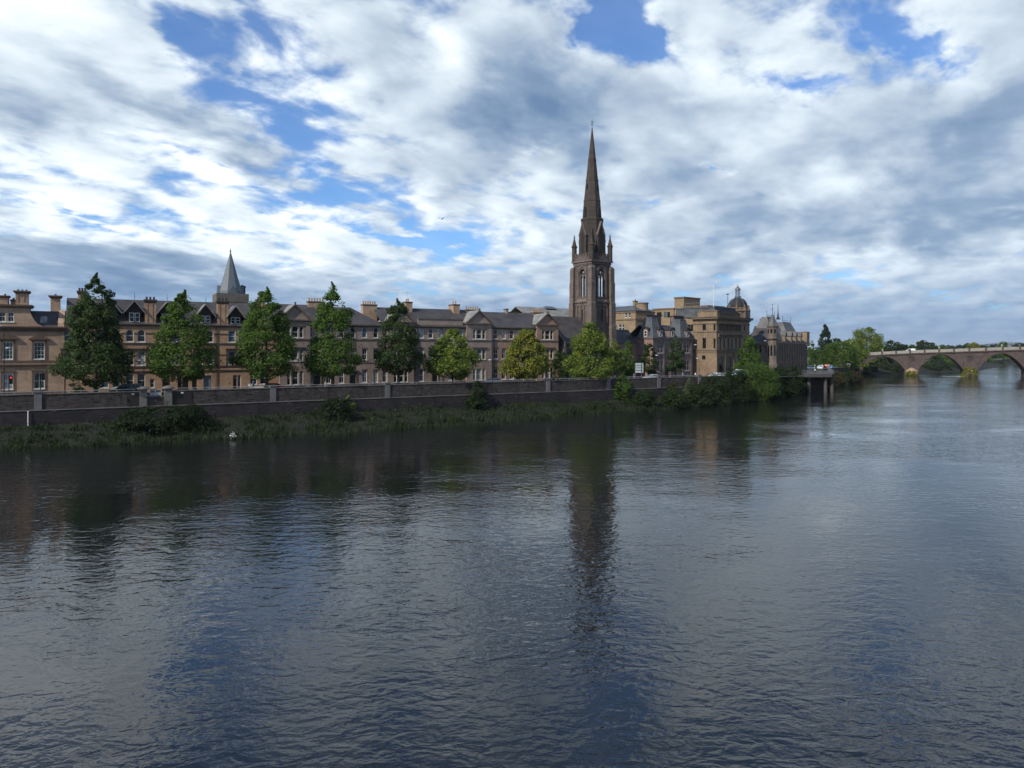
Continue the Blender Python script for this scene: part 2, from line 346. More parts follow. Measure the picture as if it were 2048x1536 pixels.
# ------------------------------------------------------------------ river
m, t, out = new_mat('peaty river water'); v = objco(t); x, y, z = t.sep(v)
def rip(sx, sy, sc, det, rough, dist, off):
    return t.m('SUBTRACT', t.noise(t.xyz(t.m('MULTIPLY', x, sx), t.m('MULTIPLY', y, sy), off), sc, det, rough, dist), .5)
patch = t.noise(t.xyz(t.m('MULTIPLY', x, .6), y, 2.0), .035, 4, .6, .6)
patch2 = t.noise(t.xyz(t.m('MULTIPLY', x, .7), y, 8.0), .11, 3, .6, .8)
amp = t.m('ADD', t.sm(patch, .36, .64, .32, 1.25), t.sm(patch2, .35, .7, -.15, .3))
h = t.m('MULTIPLY', rip(.75, 1.25, 1.15, 2, .5, .6, 0), .05)
h = t.m('MULTIPLY_ADD', rip(.85, 1.15, 2.7, 2, .5, .4, 4), .020, h)
h = t.m('MULTIPLY_ADD', rip(.7, 1.2, .2, 2, .5, .4, 9), .085, h)
h = t.m('MULTIPLY', h, amp)
bp = t.node('ShaderNodeBump'); t.l.new(h, bp.inputs['Height']); bp.inputs['Strength'].default_value = 1; bp.inputs['Distance'].default_value = 1
# white water where the current breaks on the stones below the far bridge
foam_n = t.noise(t.xyz(t.m('MULTIPLY', x, .25), y, 1), .9, 5, .7, .5)
BO = (196.0, 350.0); bd = Vector((.912, -.41)).normalized(); bn = Vector((-.41, -.912)).normalized()
al = t.m('ADD', t.m('MULTIPLY', t.m('SUBTRACT', x, BO[0]), bd.x), t.m('MULTIPLY', t.m('SUBTRACT', y, BO[1]), bd.y))
ac = t.m('ADD', t.m('MULTIPLY', t.m('SUBTRACT', x, BO[0]), bn.x), t.m('MULTIPLY', t.m('SUBTRACT', y, BO[1]), bn.y))
band = t.m('MULTIPLY', t.m('MULTIPLY', t.sm(ac, -7, -2), t.sm(ac, 4, 9, 1, 0)), t.m('MULTIPLY', t.sm(al, 10, 18), t.sm(al, 60, 90, 1, 0)))
foam = t.m('MULTIPLY', t.m('MULTIPLY', t.sm(foam_n, .46, .58), t.sm(t.noise(t.xyz(al, t.m('MULTIPLY', ac, .4), 3.0), .16, 3, .6, .5), .42, .56)), band)
p = t.node('ShaderNodeBsdfPrincipled'); t.put(p.inputs['Base Color'], t.mix(foam, (.008, .0095, .010, 1), (.6, .6, .6, 1)))
t.put(p.inputs['Roughness'], t.m('MULTIPLY_ADD', foam, .6, .03)); p.inputs['IOR'].default_value = 1.53; p.inputs['Specular IOR Level'].default_value = .5
t.l.new(bp.outputs[0], p.inputs['Normal']); t.l.new(p.outputs[0], out.inputs[0]); MT['water'] = m
tag(MB().quad((-9000,-6000,0), (9000,-6000,0), (9000,12000,0), (-9000,12000,0)).build('river', MT['water']), kind='structure')

# ------------------------------------------------------------------ land, bank, street
def dense(pts, step):
    r = [Vector(pts[0])]
    for a, b in zip(pts, pts[1:]):
        a, b = Vector(a), Vector(b); n = max(1, int((b-a).length/step))
        r += [a.lerp(b, i/n) for i in range(1, n+1)]
    return r
def stw(l, tt): p = ST.w(l, tt); return (p[0], p[1])
WALL_LINE = [stw(-190, 126), stw(134, 126), (66.0, 193.0), (88.0, 224.0), (110.0, 252.0), (122.0, 268.0), (139.5, 289.0), (152.0, 316.0), (168.0, 352.0)]
WATER_LINE = [stw(-190, 110), (-65.3, 90.7), (-46.5, 100.0), (-24.9, 109.1), (0.0, 127.5), (20.4, 147.8), (36.0, 156.0), (49.0, 166.0), (68.0, 188.0), (85.4, 211.0), (107.5, 240.0), (143.8, 293.0), (163.0, 330.0), (180.0, 366.0)]
UP_LINE = [(176.0, 364.0), (182.0, 377.0), (210.6, 392.0), (276.0, 437.0), (384.0, 570.0), (563.0, 785.0), (900.0, 960.0), (2600.0, 1600.0)]
outline = [(p[0], p[1], STREET-.05) for p in WALL_LINE] + [(p[0], p[1], 3.6) for p in UP_LINE] + [(9000, 3000, 3.6), (9000, 11500, 4), (-8900, 11500, 5.6), (-8900, -2500, 5.5)]
tag(MB().add(outline, [tuple(range(len(outline)))]).build('ground', MT['land']), kind='structure')

def resample(line, n):
    L = [0]; pts = [Vector(p) for p in line]
    for a, b in zip(pts, pts[1:]): L.append(L[-1]+(b-a).length)
    r = []
    for i in range(n):
        q = L[-1]*i/(n-1); k = max(j for j in range(len(L)) if L[j] <= q+1e-6); k = min(k, len(pts)-2)
        r.append(pts[k].lerp(pts[k+1], (q-L[k])/(L[k+1]-L[k])))
    return r
NB = 200
wl_, wt_ = resample(WALL_LINE, NB), resample(WATER_LINE, NB)
def bank_pt(i, f):
    """a point on the bank: f = 0 at the foot of the wall, 1 a little under water"""
    i = max(0, min(NB-1.001, i)); k = int(i); a = wl_[k].lerp(wl_[k+1], i-k); b = wt_[k].lerp(wt_[k+1], i-k)
    p = a.lerp(b, f); z = 1.9*max(0, 1-f)**1.3-.3*f + .25*math.sin(i*1.7+f*5)*f*(1-f)*4 + .18*math.sin(i*.63+2)*(1-f)
    return Vector((p.x, p.y, z))
mb = MB(); NF = 9
for i in range(NB):
    for j in range(NF+1): mb.v.append(tuple(bank_pt(i, j/NF*1.06-.03)))
for i in range(NB-1):
    for j in range(NF):
        a = i*(NF+1)+j; mb.f.append((a, a+1, a+NF+2, a+NF+1)); mb.mi.append(0)
tag(mb.build('river_bank', MT['soil'], smooth=True), kind='structure')
# shelving bank of the upstream shore
mb = MB(); up = resample(UP_LINE[:6], 60)
for i, p in enumerate(up):
    nrm = (up[min(i+1, 59)]-up[max(i-1, 0)]).normalized(); nn = Vector((nrm.y, -nrm.x))
    for j, (o_, z) in enumerate(((-2, 3.62), (2, 2.4), (7, .5), (11, -.5))): q = p+nn*o_; mb.v.append((q.x, q.y, z+.2*math.sin(i*2.1+j)))
for i in range(59):
    for j in range(3): a = i*4+j; mb.f.append((a, a+1, a+5, a+4)); mb.mi.append(0)
tag(mb.build('upstream_bank', MT['soil'], smooth=True), kind='structure')

def strip(name, mat, t0, t1, l0, l1, z0, z1, top=True):
    mb = MB(); a, b, c, d = ST.w(l0, t0), ST.w(l1, t0), ST.w(l1, t1), ST.w(l0, t1)
    mb.vprism([a[:2], b[:2], c[:2], d[:2]], z0, z1); return tag(mb.build(name, mat), kind='structure')
strip('riverside_pavement', MT['paving'], 126.5, 131.2, -120, 132, STREET-.06, STREET+.10)
strip('road', MT['asphalt'], 131.2, 137.4, -120, 175, STREET-.06, STREET-.02)
strip('pavement', MT['paving'], 137.4, 142.0, -120, 118, STREET-.06, STREET+.08)
mb = MB()
for i in range(-24, 28):
    a = ST.w(i*5, 134.25); b = ST.w(i*5+2.2, 134.37); c = ST.d*0
    q = [ST.w(i*5, 134.24), ST.w(i*5+2.2, 134.24), ST.w(i*5+2.2, 134.36), ST.w(i*5, 134.36)]
    mb.add([(p[0], p[1], STREET-.016) for p in q], [(0, 1, 2, 3)])
tag(mb.build('road_markings', MT['white']), kind='structure')

# far hills: a low ridge many kilometres off
mb = MB(); N = 160; ridge = random.Random(3)
ph = [ridge.uniform(0, 6.28) for _ in range(8)]
for i in range(N):
    a = R(4+i*46/N); r = 9800+300*math.sin(i*.3)
    hgt = 70+70*sum(math.sin(i*.045*(k+1)**1.15+ph[k])/(k+1)**.9 for k in range(8))
    hgt = max(15, hgt*.34+35)
    X, Y = math.sin(a), math.cos(a)
    mb.v += [(X*(r-1800), Y*(r-1800), 3), (X*(r-700), Y*(r-700), hgt*.55), (X*r, Y*r, hgt), (X*(r+1500), Y*(r+1500), 3)]
for i in range(N-1):
    for j in range(3): a = i*4+j; mb.f.append((a, a+4, a+5, a+1)); mb.mi.append(0)
MT['haze_hill'] = plain('haze tinted hill', (.06, .085, .1), .95, var=.3, scale=.002)  # blue-grey of distance haze painted into the hill colour itself
tag(mb.build('hills', MT['haze_hill'], smooth=True), kind='structure')
# ------------------------------------------------------------------ building kit
def front(a, z, d): return (a, d, z)
def left_side(xs): return lambda a, z, d: (xs+d, a, z)
def wall_open(mb, a0, a1, z0, z1, rects, depth=.22, tf=front, mi=0):
    """a wall face cut by openings, with the reveals of each opening"""
    rects = [r for r in rects if r[1] > a0+.01 and r[0] < a1-.01]
    xs = sorted({a0, a1, *[q for r in rects for q in r[:2] if a0 < q < a1]}); zs = sorted({z0, z1, *[q for r in rects for q in r[2:4] if z0 < q < z1]})
    idx = {}
    def vid(x, z):
        if (x, z) not in idx: idx[(x, z)] = len(mb.v); mb.v.append(tf(x, z, 0))
        return idx[(x, z)]
    for xa, xb in zip(xs, xs[1:]):
        for za, zb in zip(zs, zs[1:]):
            cx_, cz_ = (xa+xb)/2, (za+zb)/2
            if any(r[0] < cx_ < r[1] and r[2] < cz_ < r[3] for r in rects): continue
            mb.f.append((vid(xa, za), vid(xb, za), vid(xb, zb), vid(xa, zb))); mb.mi.append(mi)
    for xa, xb, za, zb in [r[:4] for r in rects]:
        for p, q in (((xa, za), (xa, zb)), ((xa, zb), (xb, zb)), ((xb, zb), (xb, za)), ((xb, za), (xa, za))):
            mb.quad(tf(*p, 0), tf(*q, 0), tf(*q, depth), tf(*p, depth), mi)
WCACHE = {}
def window_meshes(w_, h_, cols, rows, arched, pane, fr, sill, fw, depth):
    key = (round(w_, 2), round(h_, 2), cols, rows, arched, pane, fr, sill, fw, depth)
    if key in WCACHE: return WCACHE[key]
    mb = MB(); y0, y1 = depth-.10, depth-.03; rise = w_*.5 if arched == 'round' else (w_*.22 if arched == 'flat' else (w_*.8 if arched else 0))
    mb.box(0, fw, y0, y1, 0, h_); mb.box(w_-fw, w_, y0, y1, 0, h_); mb.box(fw, w_-fw, y0, y1, 0, fw*1.2)
    if not arched: mb.box(fw, w_-fw, y0, y1, h_-fw, h_)
    bar = fw*.45
    for i in range(1, cols): mb.box(w_*i/cols-bar/2, w_*i/cols+bar/2, y0+.02, y1, fw, h_-fw)
    for j in range(1, rows):
        bz = h_*j/rows; mb.box(fw, w_-fw, y0+.025, y1-.005, bz-bar*(.9 if rows == 2 else .5), bz+bar*(.9 if rows == 2 else .5))
    if arched:                                 # head of the frame follows the arch
        n = 10; pts = []
        for k in range(n+1):
            a = math.pi*k/n; c = math.cos(a)
            s_ = math.sin(a) if arched != 'point' else min(1, math.sin(a)**.8)
            pts.append((w_/2-c*w_/2, h_-rise+s_*rise))
        for (xa, za), (xb, zb) in zip(pts, pts[1:]):
            k1, k2 = 1-fw/(w_/2), 1-fw/max(rise, .1)
            ia, ib = (w_/2+(xa-w_/2)*k1, h_-rise+(za-h_+rise)*k2), (w_/2+(xb-w_/2)*k1, h_-rise+(zb-h_+rise)*k2)
            mb.prism([(xa, za), (xb, zb), ib, ia], y0, y1)
    if sill: mb.box(-.1, w_+.1, -.1, depth, -.14, -.012, 1)
    me = mb.mesh('window', [MT[fr], MT['white'] if sill == 'white' else MT['coping']])
    pb = MB().quad((.01, depth-.045, .01), (w_-.01, depth-.045, .01), (w_-.01, depth-.045, h_-.01), (.01, depth-.045, h_-.01))
    WCACHE[key] = (me, pb.mesh('pane', MT[pane])); return WCACHE[key]
class Bld:
    def __init__(s, name, label, px, t_, th=60, group=None, org=None, cat='building'):
        """a building whose front left corner stands on the sight line px at distance t_ from the street axis (or at org)"""
        o = org if org is not None else street(px, t_)[:2]
        s.F = Frame(o, th); s.T = thing(name, label, cat, (o[0], o[1], STREET), s.F.rz, group); s.op = []; s.wins = []; s.fill = []
    def x(s, px, yl=0): return s.F.x(px, yl)
    def z(s, px, py, yl=0): return s.F.z(px, py, yl)
    def part(s, name, mb, mat, smooth=False, parent=None, loc=None):
        return mb.build(name, MT[mat] if isinstance(mat, str) else [MT[q] for q in mat], parent or s.T, loc, smooth)
    def win(s, x0, x1, z0, z1, cols=1, rows=2, arched=None, pane='pane', fr='white', sill='white', fw=.09, depth=.22, y=0.0, cut=True, parent=None, name='window'):
        if cut: s.op.append((x0, x1, z0, z1))
        me, pm = window_meshes(x1-x0, z1-z0, cols, rows, arched, pane, fr, sill, fw, depth)
        o = link(name, me, parent or s.T, (x0, y, z0)); link('pane', pm, o)
        if arched and cut: s.fill.append((x0, x1, z1, (x1-x0)*(.5 if arched == 'round' else .22 if arched == 'flat' else .8), arched, depth, y))
        return o
    def swin(s, xs, ya, yb, z0, z1, ops, **kw):
        """window in the left hand side wall at x = xs between depths ya < yb"""
        ops.append((ya, yb, z0, z1)); a = dict(cols=1, rows=2, arched=None, pane='pane', fr='white', sill='', fw=.09, depth=.22); a.update(kw)
        me, pm = window_meshes(yb-ya, z1-z0, a['cols'], a['rows'], a['arched'], a['pane'], a['fr'], a['sill'], a['fw'], a['depth'])
        o = link('window', me, s.T, (xs, yb, z0), -math.pi/2); link('pane', pm, o); return o
    def fills(s, mb, y=0.0):
        for x0, x1, zt, rise, kind, depth, yy in s.fill:
            n = 8; w_ = x1-x0
            for side in (0, 1):
                pts = [(x0 if side == 0 else x1, zt)]
                for k in range(n//2+1):
                    a = math.pi*k/n; c = math.cos(a); q = math.sin(a) if kind != 'point' else math.sin(a)**.8
                    xx = x0+w_/2-c*w_/2; pts.append((xx if side == 0 else x0+x1-xx, zt-rise+q*rise))
                if side == 0: pts = [pts[0]]+pts[1:][::-1]
                mb.prism(pts, yy-.003, yy+depth-.02)
    def door(s, x0, x1, z1, mat='black_door', depth=.35, fan=True, y=0.0, z0=.05):
        s.op.append((x0, x1, z0, z1))
        mb = MB(); zt = z1-.55 if fan else z1-.05
        mb.box(x0+.06, x1-.06, y+depth-.08, y+depth-.02, z0, zt)
        for i in (0, 1):
            for j in (0, 1): mb.box(x0+.18+(x1-x0-.3)*i/2, x0+.06+(x1-x0-.1)*(i+1)/2-.06, y+depth-.10, y+depth-.08, z0+.2+j*1.0, z0+1.05+j*.95)
        d = s.part('door', mb, mat)
        MBk = MB(); MBk.lathe([(.035, 0), (.035, .05)], 8); k = MBk.build('handle', MT['steel'], d, (x1-.25, y+depth-.13, z0+1.05))
        if fan:
            fb = MB(); fb.box(x0+.06, x1-.06, y+depth-.08, y+depth-.03, zt, zt+.07); link('fanlight_bar', fb.mesh('fanlight_bar', MT['white']), d)
            link('pane', MB().quad((x0+.06, y+depth-.05, zt+.07), (x1-.06, y+depth-.05, zt+.07), (x1-.06, y+depth-.05, z1), (x0+.06, y+depth-.05, z1)).mesh('pane', MT['pane']), d)
        return d
    def chimney(s, x0, x1, y0, y1, z0, z1, pots=4, mat='sand', trim='sand_trim', cap=.45, flare=.22, pot_h=.55, pot_mat='terracotta', along='x', flue=False):
        mb = MB(); mb.box(x0, x1, y0, y1, z0, z1-cap)
        mb.frustum(x0-.03, x1+.03, y0-.03, y1+.03, z1-cap, x0-flare, x1+flare, y0-flare, y1+flare, z1-cap*.4, 1)
        mb.box(x0-flare, x1+flare, y0-flare, y1+flare, z1-cap*.4, z1, 1)
        if flue:
            for i in range(2): a = x0+(x1-x0)*(i+.3)/2.1; mb.box(a, a+.16, y0-.06, y0-.005, z0+.5, z1-cap-.05, 0)
        c = s.part('chimney', mb, (mat, trim))
        pm = WCACHE.setdefault(('pot', pot_h, pot_mat), MB().lathe([(.17, 0), (.15, pot_h*.85), (.19, pot_h*.88), (.19, pot_h)], 8).mesh('chimney_pot', MT[pot_mat]))
        for i in range(pots):
            f = (i+.5)/pots
            p = (x0+(x1-x0)*f, (y0+y1)/2, z1) if along == 'x' else ((x0+x1)/2, y0+(y1-y0)*f, z1)
            link('chimney_pot', pm, c, p)
        return c
def gable_roof(mb, x0, x1, y0, y1, ze, zr, yr=None, th=.18, mi=0, ends=True):
    """ridge along x"""
    yr = (y0+y1)/2 if yr is None else yr
    P = [(y0, ze), (yr, zr), (y1, ze), (y1, ze-th), (yr, zr-th-.05), (y0, ze-th)]
    vs = [(x0, y, z) for y, z in P]+[(x1, y, z) for y, z in P]
    fs = [(0, 1, 7, 6)[::-1], (1, 2, 8, 7)[::-1], (2, 3, 9, 8)[::-1], (3, 4, 10, 9), (4, 5, 11, 10), (5, 0, 6, 11)[::-1], (0, 5, 4, 1), (1, 4, 3, 2), (6, 7, 10, 11), (7, 8, 9, 10)]
    return mb.add(vs, fs, mi)
def cross_roof(mb, xm, half, y0, y1, ze, zr, th=.16, mi=0):
    """ridge along y, gable to the front"""
    P = [(xm-half, ze), (xm, zr), (xm+half, ze), (xm+half-.05, ze-th), (xm, zr-th*1.4), (xm-half+.05, ze-th)]
    return mb.prism(P[:2]+[P[4], P[5]], y0, y1, mi).prism([P[1], P[2], P[3], P[4]], y0, y1, mi)

# ------------------------------------------------------------------ 1  the ornate sandstone office at the left edge
B = Bld('sandstone_office', 'golden sandstone office with pedimented windows and a scrolled attic gable, beside the narrow lane', -170, 140)
X = B.x; xr = X(128.5); x0 = 0
wins = [(a, b) for a, b in ((X(-136), X(-117)), (X(-66), X(-46)), (X(5), X(26)), (X(67.5), X(89)))]
for i, (a, b) in enumerate(wins):
    B.win(a, b, 5.95, 8.7, 3, 4, pane='pane_green' if i < 3 else 'pane'); B.win(a, b, 1.1, 3.65, 2, 2, pane=('pane_blind', 'pane_green')[i % 2])
mb = MB(); wall_open(mb, x0, xr, 0, 10.7, B.op)
mb.quad((xr,0,0), (xr,13,0), (xr,13,10.7), (xr,0,10.7)); mb.quad((x0,13,0), (x0,0,0), (x0,0,10.7), (x0,13,10.7)); mb.quad((xr,13,0), (x0,13,0), (x0,13,10.7), (xr,13,10.7))
B.part('wall', mb, 'sand')
tr = MB()
tr.box(x0, xr+.1, -.16, -.004, 4.55, 4.95); tr.box(x0, xr+.16, -.26, -.004, 4.95, 5.12); tr.box(x0, xr+.08, -.10, -.004, 5.5, 5.72)
tr.box(x0, xr+.12, -.14, 0.0, 10.45, 10.85); tr.box(x0, xr+.3, -.38, .3, 10.86, 11.1); tr.box(x0, xr+.42, -.5, .3, 11.1, 11.3); tr.box(x0, xr+.05, -.12, -.004, 0, .7)
for i, (a, b) in enumerate(wins):
    for q in (a-.28, b+.04): tr.box(q, q+.24, -.1, -.004, 5.7, 8.95)
    tr.box(a-.4, b+.4, -.16, -.004, 8.95, 9.15)
    if i % 2 == 1: tr.prism([(a-.7, 9.15), (b+.7, 9.15), (b+.7, 9.3), ((a+b)/2, 10.05), (a-.7, 9.3)], -.34, -.004)
    else: tr.prism([(a-.7, 9.15), (b+.7, 9.15)]+[((a+b)/2+math.cos(k*math.pi/10)*((b-a)/2+.7), 9.3+.65*math.sin(k*math.pi/10)) for k in range(11)], -.34, -.004)
    for q in (a-.25, b+.03): tr.box(q, q+.22, -.08, -.004, .8, 3.9)
    tr.box(a-.3, b+.3, -.12, -.004, 3.9, 4.1)
B.part('cornice', tr, 'sand_trim')
for lo, hi in ((0, 11), (13, 26)):
    qn = MB()
    for j in range(lo, hi): z = j*.41; l = .75 if j % 2 else .5; qn.box(xr-l, xr+.02, -.05, -.004, z, z+.38)
    B.part('quoin', qn, 'sand')
# attic gable with its scroll
g = MB(); gx = X(58)
gw = [(X(-2.5), X(11)), (X(15.5), X(28))]; B.op = []; B.fill = []
for a, b in gw: B.win(a, b, 12.0, 13.65, 2, 2, arched='round')
xl = X(-66); wall_open(g, xl, gx, 11.3, 14.3, B.op); B.fills(g)
n = 9; sc = [(gx, 11.3), (X(86), 11.3)]+[(X(86)-(X(86)-gx)*(k/n), 11.45+2.6*(k/n)**2.3) for k in range(1, n+1)]
g.prism(sc, 0, .6); g.quad((xl, .6, 11.3), (gx, .6, 11.3), (gx, .6, 14.3), (xl, .6, 14.3)); g.quad((gx, 0, 11.3), (gx, 4, 11.3), (gx, 4, 14.3), (gx, 0, 14.3))
g.box(xl, gx, 0, 4, 14.3, 14.32)
B.part('attic_gable', g, 'sand')
t2 = MB(); t2.box(xl, gx+.3, -.28, 4.1, 14.34, 14.55); t2.box(xl, gx+.45, -.4, 4.2, 14.55, 14.8); t2.prism([(a_, z_+.02) for a_, z_ in sc[1:]]+[(gx, 14.3), (gx+.2, 14.3)]+[(a_+.18, z_+.12) for a_, z_ in sc[:1:-1]], -.1, .62) if False else None
B.part('attic_cornice', t2, 'sand_trim')
B.chimney(X(30.5), X(55.5), .3, 2.2, 14.8, 17.1, 3, flare=.3, cap=.5, pot_h=.25, pot_mat='lead', flue=True)
B.chimney(X(-16), X(14.5), 1.2, 3.0, 14.8, 16.3, 2, flare=.2, cap=.4, pot_h=.3, pot_mat='lead')
B.chimney(X(18), X(29), 2.2, 3.4, 14.8, 15.75, 1, flare=.1, cap=.3, pot_h=.3, pot_mat='lead')
r = MB(); r.frustum(gx, xr-.9, .3, 12.5, 11.3, gx, xr-.9, 3.6, 9.5, 14.0); rf = B.part('roof', r, 'slate'); r = MB(); r.frustum(x0, xl, .3, 12.5, 11.3, x0, xl, 3.6, 9.5, 14.0); r.frustum(xl, gx, 4.2, 12.5, 11.3, xl, gx, 4.2, 9.5, 14.0); B.part('roof', r, 'slate')
yv = 1.75; sk = MB(); s0, s1 = X(81, 1.7), X(94, 1.7)
for a, b, c, d, mi_ in ((s0, s1, 1.15, 2.35, 0), ):
    za, zb = 11.3+(a*0+1.15-.3)/3.3*2.7, 11.3+(2.35-.3)/3.3*2.7
    sk.add([(s0, 1.1, za+.06), (s1, 1.1, za+.06), (s1, 2.3, zb+.06), (s0, 2.3, zb+.06), (s0, 1.15, za-.1), (s1, 1.15, za-.1), (s1, 2.35, zb-.1), (s0, 2.35, zb-.1)], [(0, 1, 2, 3), (0, 4, 5, 1), (1, 5, 6, 2), (2, 6, 7, 3), (3, 7, 4, 0)])
B.part('skylight', sk, 'pane_blind', parent=rf)
pw = MB(); pw.prism([(0, 11.3), (12.5, 11.3), (9.5, 14.2), (3.6, 14.2), (0.2, 11.9)], 0, .9)
pw.v = [(xr-.9+y, x, z) for x, y, z in pw.v]; B.part('gable_wall', pw, 'sand')
B.chimney(xr-2.1, xr-.75, 3.6, 5.2, 13.4, 16.7, 1, flare=.32, cap=.5, pot_h=.3, pot_mat='lead')

# ------------------------------------------------------------------ 2  lane behind: low slated house and yard wall
B = Bld('back_house', 'low slate roofed house at the back of the lane beside the sandstone office', 108, 166)
X = B.x; a, b = 0, X(215); mb = MB(); mb.box(a, b, 0, 9, 0, 9.6); B.part('wall', mb, 'grey'); r = MB(); gable_roof(r, a-.2, b, -.3, 9.3, 9.6, B.z(130, 633, 4.5), th=.15); B.part('roof', r, 'slate')
c = MB(); cx_ = X(124.5, 4.5); zz = B.z(124, 634, 4.5); c.lathe([(.35, zz-.5), (.3, zz+.5), (.55, zz+.55), (.5, zz+.95), (.1, zz+1.0)], 8, cx_, 4.5); B.part('chimney_cowl', c, 'iron')
B = Bld('yard_wall', 'pale rendered yard wall with a pink sign closing the lane beside the tallest tree', 128, 150, cat='wall')
mb = MB(); mb.box(0, B.x(147), 0, .4, 0, 2.5); mb.box(-.05, B.x(147)+.05, -.06, .46, 2.502, 2.62); B.part('wall', mb, 'coping'); s_ = MB(); s_.box(.1, 1.9, -.06, -.004, 1.4, 2.7); B.part('sign_panel', s_, plain and 'chapel_pink')

# ------------------------------------------------------------------ 3  the dormered tenement
B = Bld('tenement', 'long warm sandstone tenement with timber gabled dormers and tall wallhead chimneys', 131, 140)
X = B.x; L = X(556); EV = 11.95
bays = [148, 186, 221, 271, 340, 409, 474, 517]; pn = ['pane', 'pane', 'pane', 'pane', 'pane_blue', 'pane', 'pane_blue', 'pane']
for i, (bx, p_) in enumerate(zip(bays, pn)):
    c = X(bx); w_ = 1.22; g_ = .28
    for k in (-1, 1):
        a = c+(g_ if k > 0 else -g_-w_); q = p_ if (i, k) != (3, 1) else 'pane_blind'
        B.win(a, a+w_, 8.85, 10.95, 1, 2, arched='round' if i != 6 else None, pane=p_)
        B.win(a, a+w_, 4.75, 7.15, 1, 2, pane=q)
        if i in (2, 3, 7): B.win(a, a+w_, .95, 3.25, 1, 2, pane='pane_blue' if i == 2 else 'pane')
B.win(X(299.5), X(309), .8, 2.35, 1, 2)
B.door(X(355), X(364), 2.9, fan=False); B.door(X(367), X(377), 2.9, fan=False); B.door(X(384), X(394), 2.9, 'brown_door'); B.door(X(407), X(423), 2.8, 'blue_door', fan=False)
B.door(X(466), X(473.5), 2.75); B.win(X(475), X(482), .1, 2.75, 1, 1, pane='pane_blue', sill=''); B.door(X(326), X(340), 2.9, 'brown_door')
mb = MB(); wall_open(mb, 0, L, 0, EV, B.op); B.fills(mb); mb.quad((L,0,0), (L,11,0), (L,11,EV), (L,0,EV)); mb.quad((0,11,0), (0,0,0), (0,0,EV), (0,11,EV)); mb.quad((L,11,0), (0,11,0), (0,11,EV), (L,11,EV))
for xe in (0.12, L-.12): mb.prism([(0, EV), (11, EV), (5.5, EV+4.1)], -.12, .12) if False else mb.add([(xe, 0, EV), (xe, 11, EV), (xe, 5.5, EV+4.0)], [(0, 1, 2), (2, 1, 0)])
B.part('wall', mb, 'tene')
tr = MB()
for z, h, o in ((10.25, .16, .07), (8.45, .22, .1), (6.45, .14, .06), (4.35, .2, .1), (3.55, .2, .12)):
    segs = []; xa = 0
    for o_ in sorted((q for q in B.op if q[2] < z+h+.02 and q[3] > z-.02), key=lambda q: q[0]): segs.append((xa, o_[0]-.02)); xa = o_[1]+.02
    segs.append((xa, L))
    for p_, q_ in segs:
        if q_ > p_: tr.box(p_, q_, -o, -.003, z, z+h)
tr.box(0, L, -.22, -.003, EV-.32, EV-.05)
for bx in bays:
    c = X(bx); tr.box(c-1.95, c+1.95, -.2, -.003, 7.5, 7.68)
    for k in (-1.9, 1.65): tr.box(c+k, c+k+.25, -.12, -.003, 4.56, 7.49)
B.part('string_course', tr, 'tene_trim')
zr = B.z(262, 599.5, 5.5); r = MB(); gable_roof(r, 0, L, -.3, 11.3, EV, zr, th=.12); B.part('roof', r, 'slate')
def dormer(B, px, half, wide, apex_py, single=False):
    c = B.x(px); zb = EV+.35; za = B.z(px, apex_py); zs = za-2.1; d = MB()
    d.box(c-wide/2, c+wide/2, .15, 4.0, zb-.5, zs); d.prism([(c-half+.25, zs+.05), (c+half-.25, zs+.05), (c, za-.25)], .05, 3.5)
    d.box(c-half+.2, c+half-.2, -.02, .06, zs-.02, zs+.14)
    o = B.part('dormer', d, 'wood_dark')
    rr = MB(); cross_roof(rr, c, half, -.55, 4.2, zs-.15, za); rr.tube((c, -.5, za-.1), (c, -.5, za+1.25), .035, .02, 6, 1); rr.lathe([(.02, za+.55), (.09, za+.62), (.02, za+.7)], 6, c, -.5, 1)
    rr.build('dormer_roof', [MT['slate_pale'], MT['iron']], o)
    for k in (-1, 1):
        w_ = wide/2-.2
        me, pm = window_meshes(w_, zs-zb-.1, 1, 2, 'round', 'pane', 'white', '', .07, .22); wo = link('window', me, o, (c+(.06 if k > 0 else -.06-w_), -.08, zb+.02))
    link('pane', MB().quad((c-wide/2+.1, .10, zb), (c+wide/2-.1, .10, zb), (c+wide/2-.1, .10, zs-.05), (c-wide/2+.1, .10, zs-.05)).mesh('pane', MT['pane']), o)
for px, ap in ((186, 597), (221, 599), (269, 600), (334, 603), (411, 607.5), (471, 611), (512, 613)): dormer(B, px, 1.75, 1.9, ap)
for a, b, zt in ((156, 173, 17.4), (290, 312, 16.3), (435, 456.5, 16.5), (515, 530, 17.0)):
    B.chimney(X(a), X(b), -.06, 1.1, EV-.6, zt, 3, 'tene', 'tene_trim', flare=.2, cap=.6, pot_h=.5, pot_mat='lead_dark', flue=True)
for px in (432, 325): B.part('drainpipe', MB().tube((X(px), -.12, .1), (X(px), -.12, EV-.3), .06, n=6), 'iron')
pq = MB(); pq.box(X(454.5), X(459), -.05, -.004, 1.3, 1.55); B.part('brass_plate', pq, 'cutwater')
shp = MB(); shp.box(X(500), X(527), -.12, -.004, .1, .6); B.part('shopfront_base', shp, 'white')

